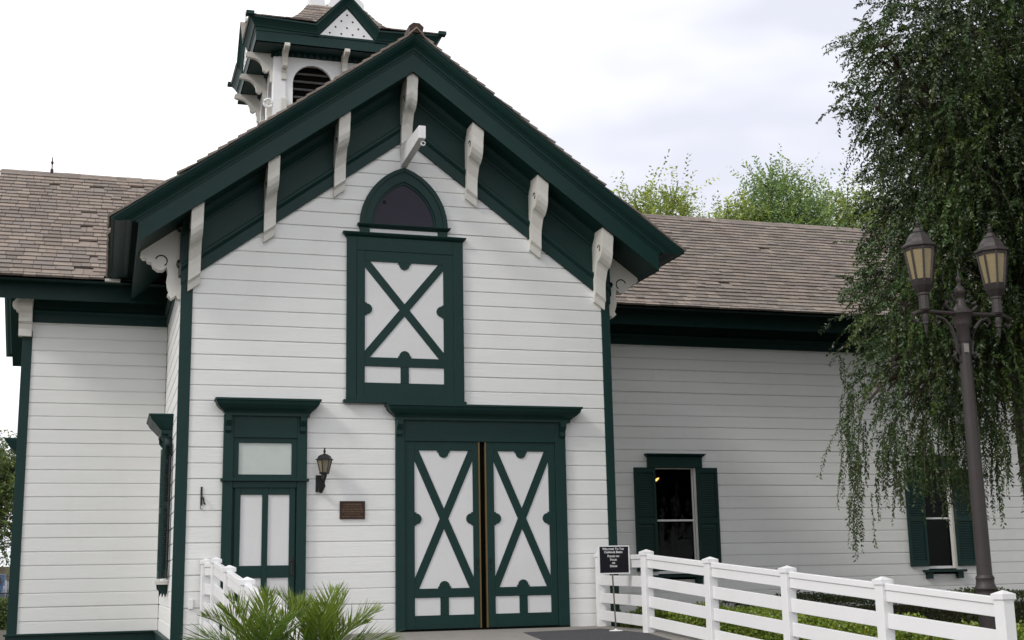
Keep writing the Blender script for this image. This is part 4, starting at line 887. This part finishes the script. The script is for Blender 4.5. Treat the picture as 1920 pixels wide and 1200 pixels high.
# ------------------------------------------------------------ foliage
def rand_unit(n): v = rng.normal(size=(n, 3)); return v/np.linalg.norm(v, axis=1, keepdims=True)
def sprigs(P0, D0, length, nleaf, leafl, leafw, droop, tint0, jitter=0.25, spread=0.7):
    """twigs that droop; leaves alternate along them. P0,D0 (n,3); length (n,) -> leaf arrays and twig polylines"""
    n = len(P0); ts = np.linspace(0.05, 1, nleaf)[None, :, None]; L = length[:, None, None]
    P = P0[:, None, :]+D0[:, None, :]*L*ts; P = P.copy()
    P[..., 2] -= droop*(L[..., 0])*(ts[..., 0]**1.7)
    horiz = D0*np.array([1, 1, 0]); P[..., :2] -= (horiz[:, None, :2]*L*0.45*(ts**2)*min(droop, 1))
    T = np.gradient(P, axis=1); T /= np.linalg.norm(T, axis=2, keepdims=True)+1e-9
    rv = rand_unit(n)[:, None, :]; S = np.cross(T, rv); S /= np.linalg.norm(S, axis=2, keepdims=True)+1e-9
    side = np.where(np.arange(nleaf) % 2 == 0, 1.0, -1.0)[None, :, None]
    A = T*0.55+S*side*spread+rng.normal(size=P.shape)*jitter; A[..., 2] -= 0.25
    A /= np.linalg.norm(A, axis=2, keepdims=True); sz = rng.uniform(0.7, 1.25, size=(n, nleaf, 1))
    Wd = np.cross(A, rng.normal(size=P.shape)+np.array([0, 0, 0.6])); Wd /= np.linalg.norm(Wd, axis=2, keepdims=True)+1e-9
    P = P+rng.normal(size=P.shape)*0.006
    tint = tint0[:, None, :]*rng.uniform(0.75, 1.3, size=(n, nleaf, 1))
    return P.reshape(-1, 3), (A*leafl*sz).reshape(-1, 3), (Wd*leafw*sz).reshape(-1, 3), np.broadcast_to(tint, P.shape).reshape(-1, 3)
def in_lobes(lobes, n, power=0.45):
    vol = np.array([l[3]*l[4]*l[5]*l[6] for l in lobes]); idx = rng.choice(len(lobes), size=n, p=vol/vol.sum()); Lb = np.array([l[:6] for l in lobes])[idx]
    d = rand_unit(n); r = rng.uniform(0, 1, size=(n, 1))**power
    return Lb[:, :3]+d*r*Lb[:, 3:6], d
# --- weeping elm on the right
TX, TY = 11.9, -3.6
elm = empty('weeping_tree', (TX, TY, -5.7), 'large weeping tree with small dark glossy leaves hanging down at the right', 'tree')
lob = [ # x, y, z, rx, ry, rz, weight
 (9.55, -6.0, 2.75, 1.25, 1.3, 1.2, 1), (8.95, -5.7, 2.10, 0.75, 1.0, 0.85, 1.1), (8.50, -5.6, 2.55, 0.45, 0.6, 0.30, 1.2), (8.40, -5.4, 1.75, 0.35, 0.6, 0.28, 1.2),
 (9.95, -5.8, 1.30, 1.35, 1.4, 1.4, 1), (9.15, -5.5, 0.95, 0.70, 1.0, 0.9, 1), (10.0, -5.5, 0.0, 1.35, 1.5, 1.2, 1), (9.35, -5.2, -0.45, 0.85, 1.1, 0.8, 1.1),
 (8.90, -5.0, -0.85, 0.60, 0.9, 0.65, 1.1), (8.72, -4.9, -1.55, 0.42, 0.7, 0.55, 1.1), (9.40, -5.0, -1.60, 0.80, 1.0, 0.70, 1.1), (10.3, -5.1, -1.30, 1.1, 1.2, 0.9, 1),
 (8.45, -4.7, -2.05, 0.22, 0.4, 0.3, 1.2), (9.0, -4.8, -2.15, 0.5, 0.7, 0.35, 1), (10.2, -5.0, -2.10, 0.6, 0.8, 0.4, 0.9),
 (14.0, -2.0, 3.5, 3.0, 2.5, 2.5, 0.5), (11.2, -6.5, 5.4, 3.2, 3.2, 1.5, 0.55), (14.0, -8.0, 4.2, 2.6, 3.0, 2.4, 0.35), (14.5, -5.5, 6.0, 3.5, 3.5, 1.8, 0.35), (15.0, -6.0, 0.5, 2.2, 2.6, 2.6, 0.35), (10.8, -5.9, 3.6, 1.5, 1.4, 1.1, 0.8),  # mostly unseen lobes; crown enlarged here to shade the right wing wall
 (11.9, -4.0, 1.6, 2.2, 2.6, 2.2, 0.45), (13.6, -3.6, 0.6, 2.0, 2.6, 2.2, 0.12), (11.8, -3.2, -0.6, 1.8, 2.4, 1.6, 0.35), (11.3, -4.2, 3.6, 2.0, 2.2, 1.2, 0.3), (10.6, -4.0, -0.2, 1.2, 1.6, 1.8, 0.8), (10.8, -4.6, 2.2, 1.2, 1.6, 1.6, 0.8)]
n = 13000; P0, dd_ = in_lobes(lob, n, 0.5)
D0 = dd_*0.7+rand_unit(n)*0.55+np.array([-0.35, -0.15, 0.05]); D0 /= np.linalg.norm(D0, axis=1, keepdims=True)
ln_ = rng.uniform(0.35, 0.85, n); clump = (0.95+0.55*np.sin(P0[:, 0:1]*3.3+P0[:, 2:3]*2.1)*np.sin(P0[:, 1:2]*2.7+P0[:, 2:3]*3.7+1.0))*rng.uniform(0.7, 1.3, (n, 1)); yel = rng.uniform(0, 1, (n, 1))**3
t0 = clump*(np.array([[1, 1, 1]])*(1-yel)+np.array([[1.9, 1.45, 0.9]])*yel)
A1 = sprigs(P0, D0, ln_, 44, 0.056, 0.0135, 0.55, t0)
# long hanging strands along the lower left edge, and the tail
m2 = 200; sp = []; 
xs_ = rng.uniform(0, 1, m2)
bx = np.stack([8.30+xs_*1.9+rng.normal(size=m2)*0.08, -4.75+xs_*-0.3+rng.normal(size=m2)*0.35, -1.9-0.45*np.abs(np.sin(xs_*9))-rng.uniform(0, 0.75, m2)], axis=1)
tail = 34; tx_ = np.stack([8.22+rng.normal(size=tail)*0.055, -4.6+rng.normal(size=tail)*0.08, rng.uniform(-3.45, -1.9, tail)], axis=1)
wnd = 16; wx_ = np.stack([rng.uniform(8.9, 9.9, wnd), -4.85+rng.normal(size=wnd)*0.2, rng.uniform(-3.0, -2.5, wnd)], axis=1)
far = 10; fx_ = np.stack([8.12+rng.normal(size=far)*0.07, -4.75+rng.normal(size=far)*0.1, rng.uniform(-2.1, -1.4, far)], axis=1)
P1 = np.concatenate([bx, tx_, wx_, fx_]); D1 = np.tile(np.array([[-0.06, 0, -0.5]]), (len(P1), 1))+rng.normal(size=(len(P1), 3))*0.10
L1 = np.concatenate([rng.uniform(0.3, 0.75, m2), rng.uniform(0.5, 0.75, tail), rng.uniform(0.3, 0.6, wnd), rng.uniform(0.35, 0.6, far)])
A2 = sprigs(P1, D1, L1, 40, 0.052, 0.011, 0.55, np.tile(np.array([[1.25, 1.2, 1.0]]), (len(P1), 1))*rng.uniform(0.7, 1.3, (len(P1), 1)))
# sparse branch tips poking left against the sky and over the roof
tips = [((8.35, -5.6, 2.50), (-0.8, 0, 0.05), 0.75), ((8.3, -5.5, 2.42), (-0.7, 0, -0.1), 0.6), ((8.25, -5.4, 1.75), (-0.6, 0, 0.3), 0.6), ((8.2, -5.4, 1.65), (-0.6, 0, 0.15), 0.5), ((8.6, -5.3, 1.1), (-0.5, 0, 0.2), 0.5),
        ((8.5, -5.1, -0.35), (-0.8, 0, 0.15), 0.75), ((8.45, -5.0, -0.6), (-0.8, 0, 0.1), 0.7), ((8.6, -5.0, -0.9), (-0.8, 0, 0.1), 0.6), ((8.5, -5.3, 0.6), (-0.5, 0, 0.2), 0.5), ((8.7, -5.8, 3.0), (-0.7, 0, 0.2), 0.6), ((8.2, -5.6, 2.5), (-0.8, 0, 0.12), 0.75), ((8.15, -5.5, 1.9), (-0.75, 0, 0.2), 0.7), ((8.45, -5.5, 2.75), (-0.6, 0, 0.1), 0.6), ((8.5, -5.2, -0.1), (-0.6, 0, 0.3), 0.6), ((8.4, -5.3, 1.3), (-0.6, 0, 0.1), 0.5)]
PT = np.array([t_[0] for t_ in tips for _ in range(7)])+rng.normal(size=(105, 3))*0.07; DT_ = np.array([t_[1] for t_ in tips for _ in range(7)])+rng.normal(size=(105, 3))*0.16; LT = np.array([t_[2] for t_ in tips for _ in range(7)])*rng.uniform(0.5, 1.2, 105)
A3 = sprigs(PT, DT_, LT, 34, 0.052, 0.011, 0.35, np.tile(np.array([[1.3, 1.3, 1.0]]), (105, 1)))
lob_shade = [(11.8, -9.0, 1.5, 2.2, 2.2, 2.6, 1), (14.5, -9.5, 0.5, 3.2, 3.0, 3.2, 1), (13.5, -11.0, 4.0, 3.4, 3.0, 2.4, 1), (17.0, -5.5, 1.0, 3.4, 3.6, 3.4, 1), (16.0, -8.0, 5.5, 4.0, 4.0, 2.4, 1), (20.0, -3.0, 1.5, 2.6, 3.0, 2.8, 1), (12.5, -8.5, 6.0, 2.6, 2.6, 1.4, 1)]  # unseen foliage added out of frame to shade the right wing wall
PR, dR = in_lobes(lob_shade, 7500, 0.4); DR = dR*0.6+rand_unit(7500)*0.5
A_shade = sprigs(PR, DR, rng.uniform(0.6, 1.2, 7500), 16, 0.15, 0.040, 0.6, np.ones((7500, 3)))
cat = [np.concatenate(q) for q in zip(A1, A2, A3, A_shade)]
leafmesh('crown', *cat, M['elm'], elm)  # visible weeping foliage plus the added shading lobes in one mesh
mb = MB(); mb.tube([(TX, TY, -5.8), (TX+0.1, TY, -4.2), (TX-0.1, TY-0.1, -2.6), (TX-0.2, TY-0.2, -1.0)], [0.36, 0.27, 0.24, 0.2], 12)
mb.build('trunk', M['bark'], elm, smooth=True)
mb = MB()
for l in lob[:15]:
    a = Vector((TX-0.15, TY-0.15, -1.6+random.uniform(-0.5, 0.8))); b_ = Vector(l[:3]); mid = (a+b_)/2+Vector((0, 0, 0.6))
    mb.tube([a, a*0.6+mid*0.4+Vector((0, 0, .1)), mid, mid*0.5+b_*0.5+Vector((0, 0, 0.15)), b_], [0.10, 0.075, 0.055, 0.035, 0.015], 6)
    for _ in range(7):
        e_ = b_+Vector((random.uniform(-1, 1)*l[3], random.uniform(-1, 1)*l[4], random.uniform(-0.9, 0.9)*l[5]))*0.9; s_ = mid.lerp(b_, random.uniform(0.3, 1))
        mb.tube([s_, (s_+e_)/2+Vector((0, 0, 0.08)), e_], [0.02, 0.012, 0.005], 4)
idx = rng.choice(len(P1), 120, replace=False)
for i in list(idx):
    p = Vector(P1[i]); d = Vector(D1[i]); L_ = L1[i]
    mb.tube([p, p+d*L_*0.5+Vector((0, 0, -0.55*L_*0.3)), p+d*L_+Vector((0, 0, -0.55*L_))], [0.004, 0.003, 0.002], 3)
for i in rng.choice(n, 900, replace=False):
    p = Vector(P0[i]); d = Vector(D0[i]); L_ = ln_[i]
    pts = [p+d*L_*t_+Vector((0, 0, -0.55*L_*t_**1.7)) for t_ in (0, 0.33, 0.66, 1)]
    mb.tube([Vector((q.x-d.x*L_*0.45*(t_**2)*0.55, q.y-d.y*L_*0.45*(t_**2)*0.55, q.z)) for q, t_ in zip(pts, (0, .33, .66, 1))], [0.006, 0.005, 0.004, 0.002], 3)
mb.build('branches', M['bark'], elm, recalc=False)

# --- trees beyond the right roof
def far_tree(label, base, lobes, ns, mat, leaf=0.16, up=0.9, group='trees beyond the barn roof', nl=16, slen=(0.5, 1.2), tintc=(1, 1, 1)):
    t = empty('leafy_tree', base, label, 'tree', group)
    P, d = in_lobes([(*l, 1.0) for l in lobes], ns, 0.55); D = d*0.6+rand_unit(ns)*0.55+np.array([0, 0, up*0.8]); D /= np.linalg.norm(D, axis=1, keepdims=True)
    tn = np.array([tintc])*rng.uniform(0.65, 1.3, (ns, 1))*(1+rng.uniform(0, 1, (ns, 1))**3*np.array([[1.0, 0.7, 0.0]]))
    ns_ = ns; lm = sprigs(P, D, rng.uniform(*slen, ns)*(1+1.0*(rng.random(ns) < 0.12)), nl, leaf, leaf*0.24, 0.12, tn)
    leafmesh('crown', *lm, mat, t)
    b = Vector(base); mb = MB(); top = Vector(lobes[0][:3])
    mb.tube([b, b.lerp(top, 0.4)+Vector((0.2, 0, 0)), b.lerp(top, 0.75), top], [0.35, 0.26, 0.18, 0.08], 8)
    mb.build('trunk', M['bark'], t, smooth=True)
    mb = MB()
    for l in lobes:
        c = Vector(l[:3]); s_ = b.lerp(top, 0.55)
        for _ in range(6):
            e_ = c+Vector((random.uniform(-1, 1)*l[3], random.uniform(-1, 1)*l[4], random.uniform(0, 1)*l[5]))
            mb.tube([s_, s_.lerp(c, 0.7)+Vector((0, 0, -0.3)), c, e_], [0.10, 0.07, 0.05, 0.015], 5)
    mb.build('branches', M['bark'], t, recalc=False)
    return t
FL = M['farleaf']
far_tree('pale green tree showing just right of the front gable above the roof', (18.7, 25, -5.5), [(18.4, 25, 8.9, 1.7, 1.5, 1.1), (17.0, 25, 8.4, 1.4, 1.4, 1.0), (20.4, 25, 7.9, 1.1, 1.0, 0.8), (19.6, 25, 9.7, 0.5, 0.6, 1.0)], 620, FL, tintc=(1.1, 1.05, 0.8))
far_tree('low yellow green treetop between the gable tree and the tall rounded tree', (22.0, 26, -5.5), [(22.2, 26, 8.4, 1.2, 1.3, 0.8), (23.2, 26, 9.3, 0.7, 0.9, 0.9), (21.1, 26, 8.4, 1.2, 1, 0.8), (22.4, 26, 9.3, 0.4, 0.5, 0.7)], 700, FL, tintc=(1.1, 1.05, 0.9))
far_tree('tall rounded pale green tree with dark stems rising highest over the right roof', (25.0, 26, -5.5), [(24.9, 26, 9.9, 1.5, 1.5, 1.7), (26.1, 26, 9.3, 1.1, 1.3, 1.5), (23.9, 26, 8.9, 1.0, 1.2, 1.2), (24.5, 26, 11.1, 0.7, 0.8, 0.7)], 800, FL, tintc=(0.85, 0.95, 1.1))
far_tree('bushy light green tree beside the drooping dark tree above the roof', (29.0, 27, -5.5), [(28.6, 27, 10.0, 1.6, 1.5, 1.6), (27.6, 27, 9.1, 1.2, 1.3, 1.2), (30.2, 27, 9.4, 1.8, 1.5, 2.0), (32.5, 27, 9.5, 1.8, 1.5, 2.2)], 1200, FL, tintc=(1.0, 1.0, 0.9))
# --- left background
far_tree('dark green tree beyond the left end of the barn', (-5.6, 40, -5.7), [(-6.6, 40, 0.4, 1.8, 1.8, 1.6), (-5.2, 40, -0.4, 1.2, 1.5, 1.7), (-8.3, 40, 0.2, 2, 2, 2), (-5.6, 39.6, -2.0, 1.3, 1.0, 1.2), (-4.9, 41, 0.6, 1.0, 1.2, 1.4)], 2600, M['oakleaf'], 0.15, 0.3, 'trees at the left', 16, (0.4, 0.9))
cp = empty('carport', (-7.5, 41.5, -5.7), 'low beige flat roofed carport far off at the left edge', 'carport')
B(-12, -4.55, 40.6, 44, -4.0, -3.45).build('roof', M['beige'], cp)
for xx in (-11.5, -8.5, -4.9): B(xx, xx+0.1, 40.7, 40.8, -5.7, -4.0).build('post', M['vinyl'], cp)
B(-12, -4.5, 43.9, 44, -5.7, -4.0).build('back_wall', M['dark'], cp)
car = empty('parked_car', (-6.2, 38.5, -5.7), 'blue car parked under the carport at the left edge', 'car')
cx0, cy0, cz0 = -6.55, 38.2, -5.75
pol = [(0, 0.25), (0.02, 0.62), (0.5, 0.82), (1.1, 0.90), (1.6, 1.32), (2.7, 1.38), (3.5, 1.02), (4.0, 0.92), (4.1, 0.55), (4.1, 0.25)]
MB().yz([(cy0+a*0.6, cz0+0.62+b_) for a, b_ in pol], cx0, cx0+1.7).build('body', M['car'], car, bevel=0.04)
B(cx0+0.15, cx0+1.55, cy0+0.66, cy0+0.75, cz0+1.56, cz0+1.85).build('windscreen', M['carglass'], car)
for xx in (cx0+0.15, cx0+1.3): B(xx, xx+0.28, cy0-0.03, cy0+0.02, cz0+1.08, cz0+1.2).build('headlight', M['vinyl'], car)
for xx in (cx0-0.02, cx0+1.52):
    for yy in (0.5, 1.9):
        MB().tube([(xx, cy0+yy, cz0+0.85), (xx+0.2, cy0+yy, cz0+0.85)], 0.31, 14).build('wheel', M['tyre'], car)
fn = empty('iron_fence', (-7, 34, -5.7), 'black iron picket fence in front of the blue car at the left edge', 'fence')
for z in (-4.55, -5.35): B(-9.5, -3.0, 34.0, 34.03, z, z+0.04).build('rail', M['iron'], fn)
x = -9.5
while x < -3.0:
    B(x, x+0.02, 34.031, 34.05, -5.7, -4.4).build('picket', M['iron'], fn); x += 0.13
def hedge(name, label, x0, x1, y0, y1, z0, z1, nleaf, mat, group=None, taper=0.0, leaf=0.045):
    h = empty(name, ((x0+x1)/2, (y0+y1)/2, z0), label, 'hedge', group)
    def top(x, y): return z1+0.03*math.sin(x*3.1+y*2.3)+0.025*math.sin(y*5.7)-taper*(y1-y)
    mb = MB(); nx_, ny_ = max(2, int((x1-x0)/0.4)), max(2, int((y1-y0)/0.4))
    P = np.empty((nleaf, 3)); u = rng.uniform(0, 1, (nleaf, 3)); face = rng.uniform(0, 1, nleaf)
    P[:, 0] = x0+(x1-x0)*u[:, 0]; P[:, 1] = y0+(y1-y0)*u[:, 1]
    tz = z1+0.05*np.sin(P[:, 0]*3.1+P[:, 1]*2.3)+0.04*np.sin(P[:, 1]*5.7)-taper*(y1-P[:, 1])
    P[:, 2] = z0+0.08+(tz-z0-0.08)*(1-(u[:, 2]**2.2)*0.9)
    sidef = face < 0.5; long_x = (x1-x0) > (y1-y0)
    if long_x: P[sidef, 1] = y0+rng.uniform(-0.05, 0.10, sidef.sum())
    else: P[sidef, 0] = x0+rng.uniform(-0.05, 0.10, sidef.sum())
    P[sidef, 2] = z0+0.08+(tz[sidef]-z0-0.08)*u[sidef, 2]
    s3 = (face > 0.5) & (face < 0.85); P[s3, 2] = tz[s3]+rng.normal(size=s3.sum())*0.03
    A = rand_unit(nleaf)+np.array([0, 0, 0.7]); A /= np.linalg.norm(A, axis=1, keepdims=True); W = np.cross(A, rand_unit(nleaf)); W /= np.linalg.norm(W, axis=1, keepdims=True)+1e-9
    sz = rng.uniform(0.7, 1.3, (nleaf, 1)); tn = rng.uniform(0.55, 1.35, (nleaf, 1))*np.ones((1, 3)); tn *= (1+rng.uniform(0, 1, (nleaf, 1))**4*np.array([[0.9, 0.4, 0]]))
    leafmesh('foliage', P, A*leaf*sz, W*leaf*0.36*sz, tn, mat, h)
    B(x0+0.14, x1-0.14, y0+0.14, y1-0.14, z0, z1-0.16-taper*(y1-y0)).build('inner_twigs', M['bark'], h)
    return h
hedge('box_hedge', 'bright yellow green clipped hedge seen between the rails of the right railing', 7.65, 8.55, -13.0, 1.6, -5.65, -4.86, 70000, M['hedge'], taper=0.012)
hedge('wall_hedge', 'dark shaded hedge against the right wing wall below its windows', 10.3, 22.5, 3.1, 3.95, -5.55, -4.80, 30000, M['hedgeshade'])
hedge('wall_hedge', 'low bright green hedge next to the corner under the first shuttered window', 6.9, 10.4, 2.0, 2.9, -5.55, -4.98, 16000, M['hedge'])
hedge('shrub_row', 'brownish shrub behind the left corner of the barn', -7.5, -3.5, 22, 23.5, -5.7, -4.75, 9000, M['oakleaf'], leaf=0.09)

# --- palms in front of the left railing
def palm(label, c, ground, nf, L, seed, lean=0.0):
    r = np.random.default_rng(seed); t = empty('palm_plant', (c[0], c[1], ground), label, 'palm', 'young palms at the ramp')
    MB().lathe([(0.10, 0), (0.09, 0.1), (0.075, c[2]-ground-0.02), (0.04, c[2]-ground+0.05)], (c[0], c[1], ground), 10).build('trunk', M['bark'], t, smooth=True)
    for k in range(nf):
        az = k*2.399+r.uniform(-0.3, 0.3); f = k/nf; el = math.radians(82-74*f**0.9+r.uniform(-8, 8)); Lf = L*(0.72+0.32*f)*r.uniform(0.9, 1.1)
        d = np.array([math.cos(az)*math.cos(el), math.sin(az)*math.cos(el), math.sin(el)]); npt = 24; pts = []; p = np.array(c, float); dirv = d.copy()
        for i in range(npt+1):
            pts.append(p.copy()); dirv = dirv+np.array([0, 0, -0.045-0.035*(1-abs(d[2]))]); dirv /= np.linalg.norm(dirv); p = p+dirv*Lf/npt
        pts = np.array(pts); T = np.gradient(pts, axis=0); T /= np.linalg.norm(T, axis=1, keepdims=True)
        side = np.cross(T, np.array([0, 0, 1.0])); nn = np.linalg.norm(side, axis=1, keepdims=True); side = side/np.maximum(nn, 0.05); upv = np.cross(side, T)
        PP = []; AA = []; WW = []; TT = []
        nl = 42
        for i in range(nl):
            s_ = 0.14+0.86*i/(nl-1); x_ = s_*npt; i0 = min(int(x_), npt-1); fr = x_-i0; q = pts[i0]*(1-fr)+pts[i0+1]*fr; tt = T[i0]; sd_ = side[i0]; up_ = upv[i0]
            ll = L*0.36*(math.sin(math.pi*min(s_*0.92+0.14, 1.0))**0.6)*(1.0 if s_ < 0.9 else 0.8)
            for sg_ in (-1, 1):
                a = tt*(0.75+0.5*s_)+sd_*sg_*(0.85-0.35*s_)+up_*(0.42+r.uniform(-0.15, 0.15))+r.normal(size=3)*0.10
                a /= np.linalg.norm(a); a2 = a*ll*r.uniform(0.8, 1.12); w_ = np.cross(a, up_+r.normal(size=3)*0.4); w_ /= np.linalg.norm(w_)+1e-9
                PP.append(q); AA.append(a2+np.array([0, 0, -0.06*ll])); WW.append(w_*0.0045); TT.append(np.array([1.0, 1.0, 1.0])*r.uniform(0.7, 1.35)*(np.array([1.35, 1.15, 0.9]) if f < 0.35 else (np.array([1.5, 1.15, 0.8]) if r.random() < 0.12 else 1)))
        fo = leafmesh('frond', np.array(PP), np.array(AA), np.array(WW), np.array(TT), M['palm'], t)
        mb = MB(); mb.tube([Vector(q) for q in pts[::4]], [0.009, 0.008, 0.007, 0.006, 0.005, 0.004, 0.002][:len(pts[::4])], 5)
        mb.t = [(1.4, 1.4, 1.2)]*len(mb.f); mb.build('rachis', M['palm'], fo, recalc=False, local=False)
    return t
palm('left palm of the two, its fronds rising in front of the white ramp railing', (-0.20, -11.35, -4.76), -5.8, 24, 0.68, 5)
palm('right palm of the two, its fronds spreading over the foot of the siding', (0.19, -11.2, -4.78), -5.8, 24, 0.70, 9)
